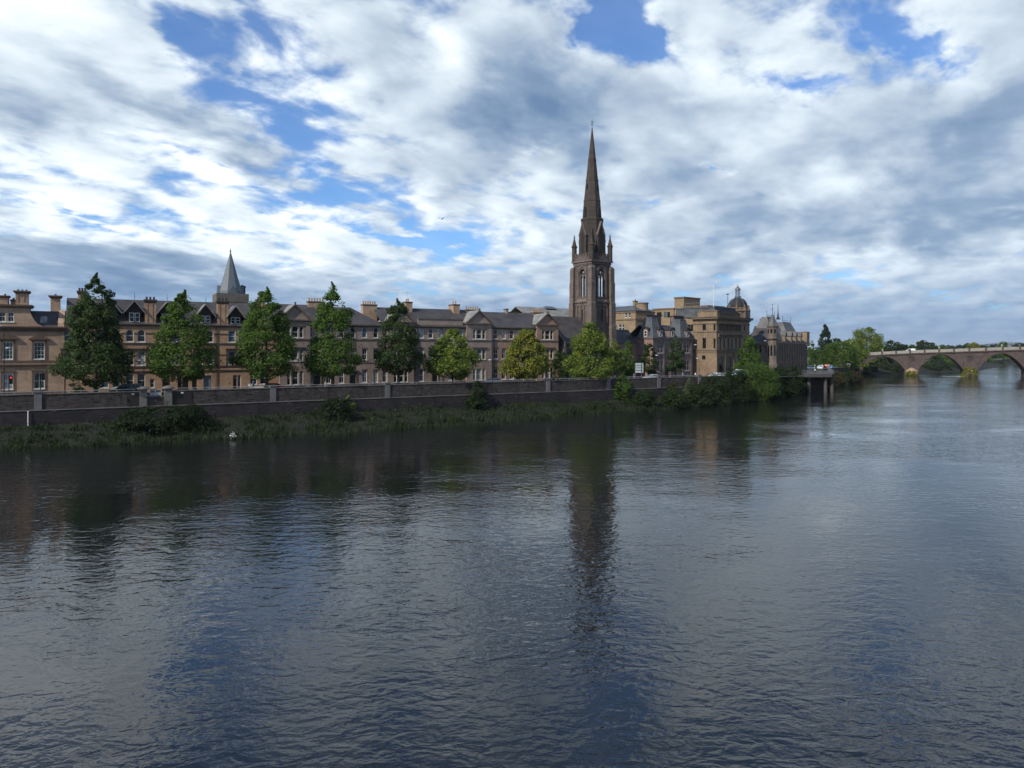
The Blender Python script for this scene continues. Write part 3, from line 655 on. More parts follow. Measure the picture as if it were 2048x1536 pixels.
# ------------------------------------------------------------------ 4  the classical terrace, house by house
def terrace(name, label, px0, px1, singles, bays, doors=(), parapet=None, ridge=(5.5, 616), chim=(), hip_l=0, hip_r=0, mat='grey', blinds=(), eave=12.45, seed=0, end=False):
    B = Bld(name, label, px0, 140, group='stone terrace houses along the river street'); X = B.x; L = X(px1); rr = random.Random(seed)
    rows = ((9.9, 11.95), (5.4, 7.6), (.8, 3.3))
    tr = MB(); bayspec = []
    for (c, hw, apex) in bays:
        xm, h = X(c), hw; bayspec.append((xm, h, apex))
    for px in singles:
        for j, (z0, z1) in enumerate(rows):
            a = X(px); pane = rr.choice(['pane', 'pane', 'pane', 'pane_blind', 'pane_blue']) if j != 1 else rr.choice(['pane', 'pane', 'pane_blind'])
            if j == 2 and any(abs(X(d)-a) < 1.3 for d, _ in doors): continue
            B.win(a-.5, a+.5, z0, z1, 2 if j else 1, 2, pane=pane)
            tr.box(a-.62, a+.62, -.05, -.003, z1+.01, z1+.22)
    for px, m_ in doors: a = X(px); B.door(a-.62, a+.62, 2.95, m_); tr.box(a-.85, a-.63, -.1, -.003, 0, 3.1); tr.box(a+.63, a+.85, -.1, -.003, 0, 3.1); tr.box(a-1.0, a+1.0, -.3, -.003, 3.12, 3.35)
    mb = MB(); flat = [q for q in B.op]; wall_open(mb, 0, L, 0, eave, flat)
    mb.quad((L,0,0), (L,11,0), (L,11,eave), (L,0,eave)); mb.quad((0,11,0), (0,0,0), (0,0,eave), (0,11,eave)); mb.quad((L,11,0), (0,11,0), (0,11,eave), (L,11,eave))
    wall = B.part('wall', mb, mat)
    segs = [(0, L)]
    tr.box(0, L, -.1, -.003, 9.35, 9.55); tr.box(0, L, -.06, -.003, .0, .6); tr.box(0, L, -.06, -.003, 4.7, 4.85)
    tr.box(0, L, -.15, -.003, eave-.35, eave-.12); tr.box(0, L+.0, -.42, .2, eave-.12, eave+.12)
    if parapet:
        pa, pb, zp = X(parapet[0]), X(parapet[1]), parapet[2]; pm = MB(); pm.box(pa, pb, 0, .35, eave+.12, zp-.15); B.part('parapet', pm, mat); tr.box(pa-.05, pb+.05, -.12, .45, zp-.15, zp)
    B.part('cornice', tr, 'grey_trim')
    zr = B.z((px0+px1)/2, ridge[1], ridge[0]); r = MB()
    if hip_l or hip_r: r.frustum(-.0, L, -.35, 11.3, eave+.12, hip_l, L-hip_r, ridge[0]-.1, ridge[0]+.1, zr)
    else: gable_roof(r, 0, L, -.35, 11.3, eave+.12, zr, ridge[0])
    B.part('roof', r, 'slate')
    for xm, h, apex in bayspec:
        pr = .5; op = []; bo = MB(); zc = eave+.1; za = B.z(CX, HY) if False else apex
        for j, (z0, z1) in enumerate(rows):
            for k, (a, b) in enumerate(((-1.55, -.85), (-.6, .6), (.85, 1.55))):
                op.append((xm+a, xm+b, z0-.1, z1)); B.win(xm+a, xm+b, z0-.1, z1, 1, 2, pane=rr.choice(['pane', 'pane', 'pane_blue', 'pane_blind']) if j else 'pane', y=-pr, cut=False)
        def tf(a, z, d): return (a, d-pr, z)
        wall_open(bo, xm-h, xm+h, 0, zc, op, .22, tf); bo.quad((xm-h, -.003, 0), (xm-h, -pr, 0), (xm-h, -pr, zc), (xm-h, -.003, zc)); bo.quad((xm+h, -pr, 0), (xm+h, -.003, 0), (xm+h, -.003, zc), (xm+h, -pr, zc))
        bo.prism([(xm-h+.05, zc+.75), (xm+h-.05, zc+.75), (xm, za-.12)], -pr+.06, -pr+.3); bo.box(xm-h, xm+h, -pr, .5, zc+.002, zc+.5)
        bay = B.part('pediment_bay', bo, mat)
        q = MB()
        q.box(xm-h-.3, xm+h+.3, -pr-.35, .3, zc+.5, zc+.75); q.box(xm-h-.1, xm+h+.1, -pr-.12, -pr-.003, 9.35, 9.55); q.box(xm-1.75, xm+1.75, -pr-.1, -pr-.003, 12.02, 12.25); q.box(xm-1.95, xm+1.95, -pr-.22, -pr-.003, 7.75, 8.0)
        for k in (-1, 1): q.prism([(xm+k*(h+.35), zc+.75), (xm+k*(h-.2), zc+.75), (xm, za-.3), (xm, za)][::k], -pr-.35, -pr+.06)
        q.box(xm-.14, xm+.14, -pr-.3, -pr+.1, za-.02, za+.35)
        q.build('raking_cornice', MT['grey_trim'], bay)
        c2 = MB(); cross_roof(c2, xm, h+.3, -pr+.07, 5.0, zc+.8, za-.02, .1); c2.build('bay_roof', MT['slate_pale'], bay)
    for (a, b, y0, y1, top, n, al) in chim:
        xa, xb = X(a, (y0+y1)/2), X(b, (y0+y1)/2); zt = B.z((a+b)/2, top, (y0+y1)/2)
        B.chimney(xa, xb, y0, y1, eave+.5, zt, n, 'sand' if n else 'grey', 'grey_trim', cap=.3, flare=.1, pot_h=.7, along=al)
    for xd in (.35, L*.52): B.part('drainpipe', MB().tube((xd, -.12, .1), (xd, -.12, eave-.4), .055, n=6), 'iron')
    if chim:
        a, b, y0, y1, top, n, al = chim[0]; xa = X((a+b)/2, y0); za = B.z((a+b)/2, top, y0); ae = MB(); ae.tube((xa, y0, za-.5), (xa, y0, za+2.1), .03, n=5); ae.tube((xa-.7, y0, za+1.9), (xa+.6, y0, za+2.0), .02, n=4)
        for i in range(6): q_ = xa-.6+i*.22; ae.tube((q_, y0-.3, za+1.92), (q_, y0+.3, za+1.92), .012, n=4)
        B.part('aerial', ae, 'steel')
    return B
EV4 = 12.45
terrace('terrace_house', 'grey pink terrace house with a triangular pediment bay, next to the warm dormered tenement', 556, 641, [569.5, 620], [(589, 2.9, 16.3)], [(635, 'black_door')], ridge=(6, 609), chim=[(615, 648, 5.2, 6.6, 595+8, 6, 'x')], seed=1)
terrace('terrace_house', 'grey pink terrace house with a hipped slate roof and two black doors', 641, 765, [657, 683, 706, 729, 751.5], [], [(706, 'black_door')], ridge=(5.8, 615), chim=[(724, 752, 5.2, 6.5, 609, 6, 'x')], hip_l=1, hip_r=5.0, seed=2)
terrace('terrace_house', 'long grey pink terrace house with a plain parapet between two pediment bays', 765, 985, [769, 829, 843, 861.5, 880.5, 902, 921.5, 979], [(800, 2.9, 16.3), (956.5, 3.1, 16.2)], [(870, 'black_door'), (822, 'brown_door')], parapet=(836, 926, 14.1), ridge=(6, 618),
        chim=[(808, 821, 4.4, 6.6, 604, 2, 'y'), (902.5, 914.5, 4.4, 7.0, 609, 2, 'y'), (930, 957, 5.4, 6.6, 619.5, 6, 'x')], seed=3)
terrace('terrace_house', 'pinker terrace house with its end pediment beside the church hall', 985, 1116.5, [991.5, 1007.5, 1023.5, 1037, 1051], [(1093, 3.0, 16.0)], [(1037, 'black_door'), (1070, 'black_door')], ridge=(6, 626),
        chim=[(1010, 1014, 5.4, 6.6, 617.5, 0, 'x'), (1014.5, 1029, 5.4, 6.6, 624, 0, 'x'), (1064, 1084, 5.4, 6.8, 625, 6, 'x')], mat='pink', seed=4)
# ------------------------------------------------------------------ 5  the church with its tall spire
CO = ground(1183, 176, 0)[:2]                  # near corner of the tower
B = Bld('church', 'dark red stone church whose pinnacled tower and needle spire rise highest of all', 0, 0, 53, org=CO)
F = B.F; X = B.x; W = 8.0; Z = lambda py, px=1190: F.z(px, py)
z_str, z_cor, z_par, z_bel0, z_bel1 = Z(602), Z(520), Z(504), Z(592), Z(534)
WI = 6.7; i0 = (W-WI)/2; cxy = W/2
tw = MB()
op = [(cxy-1.05, cxy+1.05, z_bel0, z_bel1)]
def sides(fn):
    """the four walls of the tower, as mappings from wall coordinates"""
    for q in range(4):
        c, s = round(math.cos(q*math.pi/2)), round(math.sin(q*math.pi/2))
        def tf(a, z, d, c=c, s=s):
            x, y = a-cxy, i0+d-cxy; return (cxy+x*c-y*s, cxy+x*s+y*c, z)
        fn(tf, q)
tower_bits = {'arch': MB(), 'tracery': MB(), 'blind': MB()}
def wall_side(tf, q):
    wall_open(tw, i0, W-i0, 0, z_cor, op, .75, tf)
    A = tower_bits['arch']
    zs = z_bel1-2.2
    for off, rr_ in ((0, 1.75), (.0, 1.4)):      # two orders of pointed arch round the bell opening
        d0 = -.18 if rr_ > 1.5 else -.08; pts = []
        for k in range(13):
            a = math.pi*k/12; xx = -math.cos(a); zz = (math.sin(a))**.8*1.65*rr_
            pts.append((cxy+xx*rr_, zs+zz))
        for (xa, za), (xb, zb) in zip(pts, pts[1:]):
            n1 = ((xa-cxy)*.84+cxy, zs+(za-zs)*.88); n2 = ((xb-cxy)*.84+cxy, zs+(zb-zs)*.88)
            vs = [tf(xa, za, d0), tf(xb, zb, d0), tf(*n2, d0), tf(*n1, d0), tf(xa, za, .02), tf(xb, zb, .02), tf(*n2, .02), tf(*n1, .02)]
            A.add(vs, [(0, 1, 2, 3), (0, 4, 5, 1), (3, 2, 6, 7)])
        for sgn in (-1, 1):
            xa, xb = cxy+sgn*rr_*.84, cxy+sgn*rr_; xa, xb = min(xa, xb), max(xa, xb)
            vs = [tf(a, z, d) for d in (d0, .02) for a, z in ((xa, z_bel0), (xb, z_bel0), (xb, zs), (xa, zs))]
            A.add(vs, [(0, 1, 2, 3), (0, 4, 7, 3), (1, 5, 6, 2)])
    T = tower_bits['tracery']                     # two lancet lights under a ring, with solid spandrels: sky shows through
    def bar(a0, a1, z0, z1, d0=.25, d1=.5):
        vs = [tf(a, z, d) for d in (d0, d1) for a, z in ((a0, z0), (a1, z0), (a1, z1), (a0, z1))]
        T.add(vs, [(0, 1, 2, 3), (7, 6, 5, 4), (0, 4, 5, 1), (1, 5, 6, 2), (2, 6, 7, 3), (3, 7, 4, 0)])
    bar(cxy-.16, cxy+.16, z_bel0, z_bel1-1.6); bar(cxy-1.05, cxy-.86, z_bel0, z_bel1-1.5); bar(cxy+.86, cxy+1.05, z_bel0, z_bel1-1.5)
    for sgn in (-1, 1):
        for k in range(6):                       # stepped spandrel of the outer arch
            f = k/6; a = 1.05*(1-(f**1.6)*1.0); bar(*(sorted((cxy+sgn*1.05, cxy+sgn*a*.98))), z_bel1-1.6*(1-f), z_bel1-1.6*(1-f)+.27)
        lc = cxy+sgn*.51
        for k in range(5):
            f = k/5; a = .35*(1-f**1.5); z = z_bel1-2.5+f*.75
            bar(lc-.36, lc-a, z, z+.16); bar(lc+a, lc+.36, z, z+.16)
    for k in range(12):
        a = 2*math.pi*k/12; b = 2*math.pi*(k+1)/12; z = z_bel1-1.15
        pts = [(cxy+r*math.cos(t_), z+r*math.sin(t_)) for r, t_ in ((.5, a), (.5, b), (.33, b), (.33, a))]
        vs = [tf(*p, d) for d in (.25, .5) for p in pts]; T.add(vs, [(0, 1, 2, 3), (7, 6, 5, 4), (0, 4, 5, 1), (2, 6, 7, 3)])
    D = tower_bits['blind']                       # blind arcade below the string course: shafts with little pointed heads and a louvre in the middle
    za, zb = Z(645), Z(608)
    for k in range(4):
        a = cxy-1.95+k*1.3
        vs = [tf(q_, z, d) for d in (-.2, .02) for q_, z in ((a-.13, za), (a+.13, za), (a+.13, zb-.9), (a-.13, zb-.9))]
        D.add(vs, [(0, 1, 2, 3), (0, 4, 7, 3), (1, 5, 6, 2)])
    for k in range(3):
        c = cxy-1.3+k*1.3; pts = [(c-math.cos(math.pi*j/8)*.65, zb-.9+(math.sin(math.pi*j/8)**.8)*1.0) for j in range(9)]
        for p, q_ in zip(pts, pts[1:]):
            n1 = (c+(p[0]-c)*.7, zb-.9+(p[1]-zb+.9)*.72); n2 = (c+(q_[0]-c)*.7, zb-.9+(q_[1]-zb+.9)*.72)
            vs = [tf(*v_, d) for d in (-.2, .02) for v_ in (p, q_, n2, n1)]; D.add(vs, [(0, 1, 2, 3), (0, 4, 5, 1), (3, 2, 6, 7)])
sides(wall_side)
tower = B.part('tower', tw, 'church')
tower_bits['arch'].build('bell_arch', MT['church_trim'], tower); tower_bits['tracery'].build('tracery', MT['church_trim'], tower); tower_bits['blind'].build('blind_arcade', MT['church_trim'], tower)
lv = MB()
sides(lambda tf, q: lv.add([tf(cxy-.42, Z(642), -.02), tf(cxy+.42, Z(642), -.02), tf(cxy+.42, Z(620), -.02), tf(cxy, Z(616), -.02), tf(cxy-.42, Z(620), -.02)], [(0, 1, 2, 3, 4)]))
lv.build('louvre', MT['wood_dark'], tower)
bt = MB()                                         # angle buttresses with set-offs
for sx in (0, 1):
    for sy in (0, 1):
        x0, y0 = (0 if sx == 0 else W-1.3), (0 if sy == 0 else W-1.3)
        for k, (za, zb, gx_) in enumerate(((0, Z(646), .35), (Z(646), z_str, .22), (z_str, Z(560), .1), (Z(560), Z(530), .0))):
            bt.box(x0-(gx_ if sx == 0 else 0), x0+1.3+(gx_ if sx else 0), y0-(gx_ if sy == 0 else 0), y0+1.3+(gx_ if sy else 0), za, zb-.5)
            nx = (.35, .22, .1, 0, -.35)[k+1]
            bt.frustum(x0-(gx_ if sx == 0 else 0), x0+1.3+(gx_ if sx else 0), y0-(gx_ if sy == 0 else 0), y0+1.3+(gx_ if sy else 0), zb-.5, x0-(nx if sx == 0 else 0), x0+1.3+(nx if sx else 0), y0-(nx if sy == 0 else 0), y0+1.3+(nx if sy else 0), zb)
B.part('buttress', bt, 'church_trim')
for z, o, h in ((z_str, .25, .35), (Z(524), .12, .35), (z_cor, .4, .4)): B.part('string_course', MB().box(i0-o, W-i0+o, i0-o, W-i0+o, z-h/2, z+h/2), 'church_trim')
def slope(tf, q):
    sc_ = MB(); ws_ = MB()
    vs = [tf(cxy-1.9, z_str+.17, -.26), tf(cxy+1.9, z_str+.17, -.26), tf(cxy+1.3, z_bel0+.02, .3), tf(cxy-1.3, z_bel0+.02, .3), tf(cxy-1.9, z_str+.17, .05), tf(cxy+1.9, z_str+.17, .05)]
    ws_.add(vs, [(0, 1, 2, 3), (0, 3, 4), (1, 5, 2)]); B.part('weathering', ws_, 'church_trim')
    for k in range(12):
        a = i0+.5+k*(WI-1.0)/11
        vs = [tf(a+q_, z, d) for d in (-.16, .02) for q_, z in ((-.13, z_cor-1.1), (.13, z_cor-1.1), (.13, z_cor-.2), (-.13, z_cor-.2))]; sc_.add(vs, [(0, 1, 2, 3), (0, 4, 7, 3), (1, 5, 6, 2), (0, 1, 5, 4)])
    B.part('corbel_table', sc_, 'church_trim')
sides(slope)
pp = MB()
def para(tf, q):
    def bx(a0, a1, z0, z1, d0=-.1, d1=.25):
        vs = [tf(a, z, d) for d in (d0, d1) for a, z in ((a0, z0), (a1, z0), (a1, z1), (a0, z1))]
        pp.add(vs, [(0, 1, 2, 3), (7, 6, 5, 4), (0, 4, 5, 1), (1, 5, 6, 2), (2, 6, 7, 3), (3, 7, 4, 0)])
    bx(i0+.3, W-i0-.3, z_cor+.2, z_par-.7)
    for k in range(6): a = i0+.75+k*.95; bx(a, a+.5, z_par-.7, z_par+.05)
sides(para); pp.box(i0, W-i0, i0, W-i0, z_cor+.18, z_cor+.22); B.part('battlement', pp, 'church')
for sx in (0, 1):
    for sy in (0, 1):
        p = MB(); c = (i0+.15+(WI-.3)*sx, i0+.15+(WI-.3)*sy); ztip = Z(463)
        p.lathe([(.66, z_cor+.2), (.66, Z(490)), (.8, Z(489)), (.8, Z(487)), (.64, Z(486)), (.12, ztip-.9), (.26, ztip-.8), (.22, ztip-.6), (.05, ztip-.5), (.05, ztip)], 8, *c, ph=R(22.5)); p.box(c[0]-.3, c[0]+.3, c[1]-.05, c[1]+.05, ztip-.35, ztip-.25)
        B.part('pinnacle', p, 'spire')
# octagonal stage, gablets and spire
o1, o2, zt = Z(436), Z(432), Z(243); rb = 2.95
oc = MB(); oc.lathe([(3.05, z_cor+.2), (3.0, Z(470)), (rb, o1)], 8, cxy, cxy, ph=R(22.5)); stage = B.part('spire_stage', oc, 'spire')
for q in range(4):                                # lucarnes on the cardinal faces
    lm = MB(); d = [(0, -1), (1, 0), (0, 1), (-1, 0)][q]; n_ = Vector((d[0], d[1])); s_ = Vector((-d[1], d[0])); cc = Vector((cxy, cxy))
    def P(a, out_, z): v_ = cc+n_*out_+s_*a; return (v_.x, v_.y, z)
    hw, ro = 1.25, 3.35; zs_, ze_ = z_cor+.3, Z(466)
    pts = [(-hw, zs_), (hw, zs_), (hw, ze_), (0, Z(441)), (-hw, ze_)]
    vs = [P(a, ro, z) for a, z in pts]+[P(a, 1.5, z) for a, z in pts]; lm.add(vs, [(0, 1, 2, 3, 4), (1, 6, 7, 2), (2, 7, 8, 3), (3, 8, 9, 4), (4, 9, 5, 0)])
    l_ = B.part('lucarne', lm, 'spire')
    g = MB(); g.add([P(-.55, ro+.03, zs_+1.2), P(.55, ro+.03, zs_+1.2), P(.55, ro+.03, ze_-.3), P(0, ro+.03, Z(456)), P(-.55, ro+.03, ze_-.3)], [(0, 1, 2, 3, 4)]); g.build('lucarne_opening', MT['wood_dark'], l_)
    g = MB()
    for sg in (-1, 1):
        a, b, c, e = (sg*(hw+.15), ze_-.15), (0, Z(441)+.3), (0, Z(441)-.15), (sg*(hw-.15), ze_-.3)
        vs = [P(*p_[:1], ro+.12, p_[1]) for p_ in (a, b, c, e)]+[P(*p_[:1], ro-.5, p_[1]) for p_ in (a, b, c, e)]; g.add(vs, [(0, 1, 2, 3), (0, 4, 5, 1), (3, 2, 6, 7)])
    g.build('gablet', MT['church_trim'], l_)
for q in range(4):                                # small pinnacled turrets against the diagonals
    a = R(45+90*q); c = (cxy+math.cos(a)*3.0, cxy+math.sin(a)*3.0); p = MB(); p.lathe([(.42, z_cor+.2), (.42, Z(480)), (.5, Z(479)), (.06, Z(452))], 6, *c); B.part('turret', p, 'spire')
sp = MB(); sp.lathe([(rb+.12, o1), (rb+.12, o2), (2.62, o2+.15), (2.3, Z(400)), (1.55, Z(345)), (.72, Z(285)), (.1, zt)], 8, cxy, cxy, ph=R(22.5)); spire = B.part('spire', sp, 'spire')
for py, r_ in ((395, 2.25), (352, 1.66), (310, 1.08)): MB().lathe([(r_+.07, Z(py)-.2), (r_+.03, Z(py)+.2)], 8, cxy, cxy, ph=R(22.5)).build('spire_band', MT['spire'], spire)
for (py, sc2) in ((428, 1.0), (372, .62)):
    for q in range(4):
        a = R(90*q-90); lm = MB(); r_ = {428: 2.62, 372: 1.95}[py]; d = Vector((math.cos(a), math.sin(a))); s_ = Vector((-d.y, d.x)); z0 = Z(py); pts = [(-.35*sc2, z0), (.35*sc2, z0), (.35*sc2, z0+1.6*sc2), (0, z0+2.5*sc2), (-.35*sc2, z0+1.6*sc2)]
        vs = [(*(Vector((cxy, cxy))+d*(r_+.02)+s_*p_), z) for p_, z in pts]+[(*(Vector((cxy, cxy))+d*(r_-.8)+s_*p_), z) for p_, z in pts]; lm.add(vs, [(0, 1, 2, 3, 4), (2, 7, 8, 3), (3, 8, 9, 4), (1, 6, 7, 2), (4, 9, 5, 0)]); lm.build('spire_light', MT['wood_dark'], spire)
va = MB(); va.tube((cxy, cxy, zt-.3), (cxy, cxy, Z(224)), .05, .03, 6); va.box(cxy-.5, cxy+.5, cxy-.04, cxy+.04, Z(231), Z(230)); va.box(cxy-.04, cxy+.04, cxy-.5, cxy+.5, Z(235), Z(234)); va.lathe([(.05, Z(238)-.2), (.16, Z(238)), (.05, Z(238)+.2)], 8, cxy, cxy)
B.part('weather_vane', va, 'iron')
# hall in front of the nave: steep roof facing the river, gabled to the left
hx0, hx1 = -11.3, .6; ye, yr = -1.2, 5.6
ze, zr = F.z(1131, 686, ye), F.z(1103, 632, yr); h = MB(); xe = F.x(1131, ye)
hx0 = xe; h.box(hx0, hx1, ye+.3, 12.4, 0, ze-.1); h.prism([(0, 0)], 0, 0) if False else h.add([(hx0, ye+.3, ze-.1), (hx0, 12.4, ze-.1), (hx0, yr, zr-.3)], [(0, 2, 1)])
B.part('hall', h, 'church'); r = MB(); gable_roof(r, hx0-.25, i0, ye, 2*yr-ye, ze, zr, yr, th=.2); B.part('hall_roof', r, 'slate')
kb = MB()
kb.box(hx0-1.0, hx0-.02, ye-.4, ye+.9, 0, ze-2.2); kb.frustum(hx0-1.0, hx0-.02, ye-.4, ye+.9, ze-2.2, hx0-.25, hx0-.02, ye-.1, ye+.8, ze+.4)
for sg in (0, 1): kb.add([(hx0-.4, ye-.2, ze+.1), (hx0-.4, yr, zr+.25), (hx0-.4, yr, zr-.25), (hx0-.4, ye-.2, ze-.4), (hx0-.02, ye-.2, ze+.1), (hx0-.02, yr, zr+.25), (hx0-.02, yr, zr-.25), (hx0-.02, ye-.2, ze-.4)], [(0, 1, 2, 3), (0, 4, 5, 1), (3, 2, 6, 7)]) if sg == 0 else None
kb.box(hx0-.35, hx0+.05, yr-.2, yr+.2, zr+.2, zr+1.1)
B.part('gable_coping', kb, 'church_trim')
hw_ = []
for ya in (-.2, 2.2, 4.6): B.swin(hx0, ya, ya+1.3, 3.0, 8.2, hw_, cols=2, rows=4, arched='point', pane='pane_blue', fr='church_trim', fw=.16, depth=.01)
for xa in (hx0+1.6, hx0+4.6, hx0+7.6): B.win(xa, xa+1.2, 3.0, 7.5, 2, 3, arched='point', fr='church_trim', sill='', fw=.16, depth=.02, y=ye+.26, cut=False)
n_ = MB(); nx0 = F.x(1045, 16); gable_roof(n_, nx0, 12.0, 11.0, 27.0, F.z(1130, 645, 11), F.z(1130, 617, 19), 19); B.part('nave_roof', n_, 'slate_pale')
n_ = MB(); n_.box(nx0+.3, 11.7, 11.5, 26.5, 0, F.z(1130, 645, 11)-.2); B.part('nave', n_, 'church')
v_ = MB(); va_, vb_ = F.x(1087, 19), F.x(1107, 19); zv = F.z(1100, 618, 19); v_.box(va_, vb_, 18, 20, zv-1, zv); v_.frustum(va_-.3, vb_+.3, 17.6, 20.4, zv, va_+.6, vb_-.6, 18.8, 19.2, zv+.7); B.part('roof_ventilator', v_, 'lead')

# ------------------------------------------------------------------ 6  old kirk steeple far behind the tenement
KO = ground(461, 238, 0)[:2]; B = Bld('kirk_steeple', 'distant grey kirk steeple with a lead spire above a corbelled parapet, behind the tenement', 0, 0, 60, org=KO)
Z = lambda py: B.z(461, py); k_ = MB(); k_.box(-4.4, 4.4, -4.4, 4.4, 0, Z(612)); k_.frustum(-4.4, 4.4, -4.4, 4.4, Z(612), -4.9, 4.9, -4.9, 4.9, Z(605))
B.part('tower', k_, 'kirk'); p_ = MB()
for x0, x1, y0, y1 in ((-5, 5, -5, -4.5), (-5, 5, 4.5, 5), (-5, -4.5, -4.49, 4.49), (4.5, 5, -4.49, 4.49)): p_.box(x0, x1, y0, y1, Z(605), Z(589))
for i in range(14):
    a = -4.7+i*.72; p_.box(a-.12, a+.12, -5.15, -5.003, Z(613), Z(605)); 
    p_.box(-5.15, -5.003, a-.12, a+.12, Z(613), Z(605))
B.part('parapet', p_, 'kirk')
s_ = MB(); s_.lathe([(3.9, Z(592)), (3.75, Z(583)), (2.45, Z(557)), (.12, Z(504))], 8, 0, 0, ph=R(22.5)); sp_ = B.part('spire', s_, 'lead')
f_ = MB(); f_.lathe([(.1, Z(505)), (.28, Z(502.5)), (.1, Z(500)), (.06, Z(497))], 8); f_.build('finial', MT['iron'], sp_)
for q in range(4):
    a = R(90*q-90); d = Vector((math.cos(a), math.sin(a))); s2 = Vector((-d.y, d.x)); z0 = Z(592); pts = [(-1.9, z0), (1.9, z0), (0, Z(572))]; m_ = MB()
    vs = [(*(d*4.2+s2*p), z) for p, z in pts]+[(*(d*2.0), Z(572))]; m_.add(vs, [(0, 1, 2), (1, 3, 2), (0, 2, 3)]); m_.build('spire_gablet', MT['lead'], sp_)
t_ = MB(); tx = B.x(484.5, 2.0); t_.box(tx-.9, tx+.9, 1.2, 3.0, Z(605), Z(573)); t_.box(tx-1.1, tx+1.1, 1.0, 3.2, Z(573), Z(571)); t_.frustum(tx-.9, tx+.9, 1.2, 3.0, Z(571), tx-.2, tx+.2, 2, 2.2, Z(568)); B.part('cap_house', t_, 'lead_dark')

# ------------------------------------------------------------------ 7  tan block with a round stair tower, behind the church
BO = ground(1271, 226, 0)[:2]; B = Bld('office_block', 'tan office block with a round stair tower and blue slate roof behind the church', 0, 0, 53, org=BO)
F = B.F; Fs = Frame(F.o, 53-90); D = Fs.x(1195); Z = lambda py, px=1271: B.z(px, py); ops = []
def sx(px): return Fs.x(px)
EVO = Z(622)
for pa, pb, ya, yb in ((1249, 1254, 625.5, 635), (1255.5, 1261, 625.5, 635), (1226, 1232, 627, 637), (1237, 1242.5, 648, 661), (1243.5, 1248, 648, 661), (1226, 1232, 650, 662), (1238, 1247, 676, 690), (1226, 1232, 678, 690)):
    zm = (sx(pa)+sx(pb))/2; za, zb = [Fs.z((pa+pb)/2, q)for q in (yb, ya)]
    B.swin(0, sx(pb), sx(pa), za, zb, ops, cols=1, rows=2, fw=.12)
mb = MB(); wall_open(mb, 0, D, 0, EVO, ops, .22, left_side(0)); op2 = []
mb.quad((0,0,0), (9,0,0), (9,0,EVO), (0,0,EVO)); mb.quad((9,0,0), (9,D,0), (9,D,EVO), (9,0,EVO)); mb.quad((9,D,0), (0,D,0), (0,D,EVO), (9,D,EVO)); B.part('wall', mb, 'tan')
for py in (638, 623): B.part('string_course', MB().box(-.18, 9.1, -.18, D, Z(py)-.25, Z(py)+.15), 'tan_trim')
r = MB(); r.frustum(-.3, 9.3, -.3, D+.3, EVO+.17, 4.0, 5.0, 4.5, D-3, Z(609)); rf = B.part('roof', r, 'slate_blue'); 
st_ = MB(); c = (B.x(1284, 2.4), 2.4); st_.lathe([(2.0, 0), (2.0, Z(606))], 20, *c); st = B.part('stair_tower', st_, 'tan'); st_ = MB(); st_.lathe([(2.15, Z(606)), (2.15, Z(603.5))], 20, *c); st_.build('tower_coping', MT['tan_trim'], st)
for py in (634, 656): q = MB(); q.box(c[0]-2.0, c[0]-1.2, c[1]-1.5, c[1]-.9, Z(py), Z(py-6)); q.build('slit_window', MT['pane'], st)
B.chimney(B.x(1268, 4.5), B.x(1273, 4.5), 4.0, 5.0, EVO, Z(599, 1270), 1, 'tan', 'tan_trim', cap=.3, flare=.12, pot_h=.5, pot_mat='iron')

# ------------------------------------------------------------------ 8  mansard roofed house by the church
MO = ground(1306, 188, 0)[:2]; B = Bld('mansard_house', 'mauve stone house with two slated pavilion roofs and dormers, between church and council offices', 0, 0, 50, org=MO)
F = B.F; X = B.x; Fs = Frame(F.o, 50-90); sx = Fs.x; Lf = X(1386); Dd = sx(1281); EVM = B.z(1306, 677); ops = []
for pa, pb in ((1316, 1320.5), (1321.5, 1326), (1346, 1350), (1369.5, 1373.5), (1374.5, 1378.5)): B.win(X(pa), X(pb), B.z(1320, 706), B.z(1320, 689), 1, 2); B.win(X(pa), X(pb), B.z(1340, 742), B.z(1340, 722), 1, 2)
B.door(X(1331), X(1338), 3.0)
mb = MB(); wall_open(mb, 0, Lf, 0, EVM, B.op); mb.quad((Lf,0,0), (Lf,10,0), (Lf,10,EVM), (Lf,0,EVM)); B.part('wall', mb, 'chapel')
B.swin(0, sx(1292), sx(1287), B.z(1306, 706), B.z(1306, 688), ops); m2 = MB(); wall_open(m2, 0, 10, 0, EVM, ops, .22, left_side(0)); m2.quad((Lf,10,0), (0,10,0), (0,10,EVM), (Lf,10,EVM)); B.part('side_wall', m2, 'chapel_pink')
tr = MB(); tr.box(-.3, Lf+.2, -.3, 10, EVM+.002, EVM+.35); tr.box(-.1, Lf, -.1, 9, B.z(1306, 712), B.z(1306, 710))
for px in (1328, 1341, 1365, 1382): tr.box(X(px)-.2, X(px)+.2, -.14, -.003, 0, EVM)
B.part('cornice', tr, 'chapel')
r = MB(); gable_roof(r, .5, Lf, .5, 9.8, EVM+.3, B.z(1340, 651, 5), 5); B.part('roof', r, 'slate')
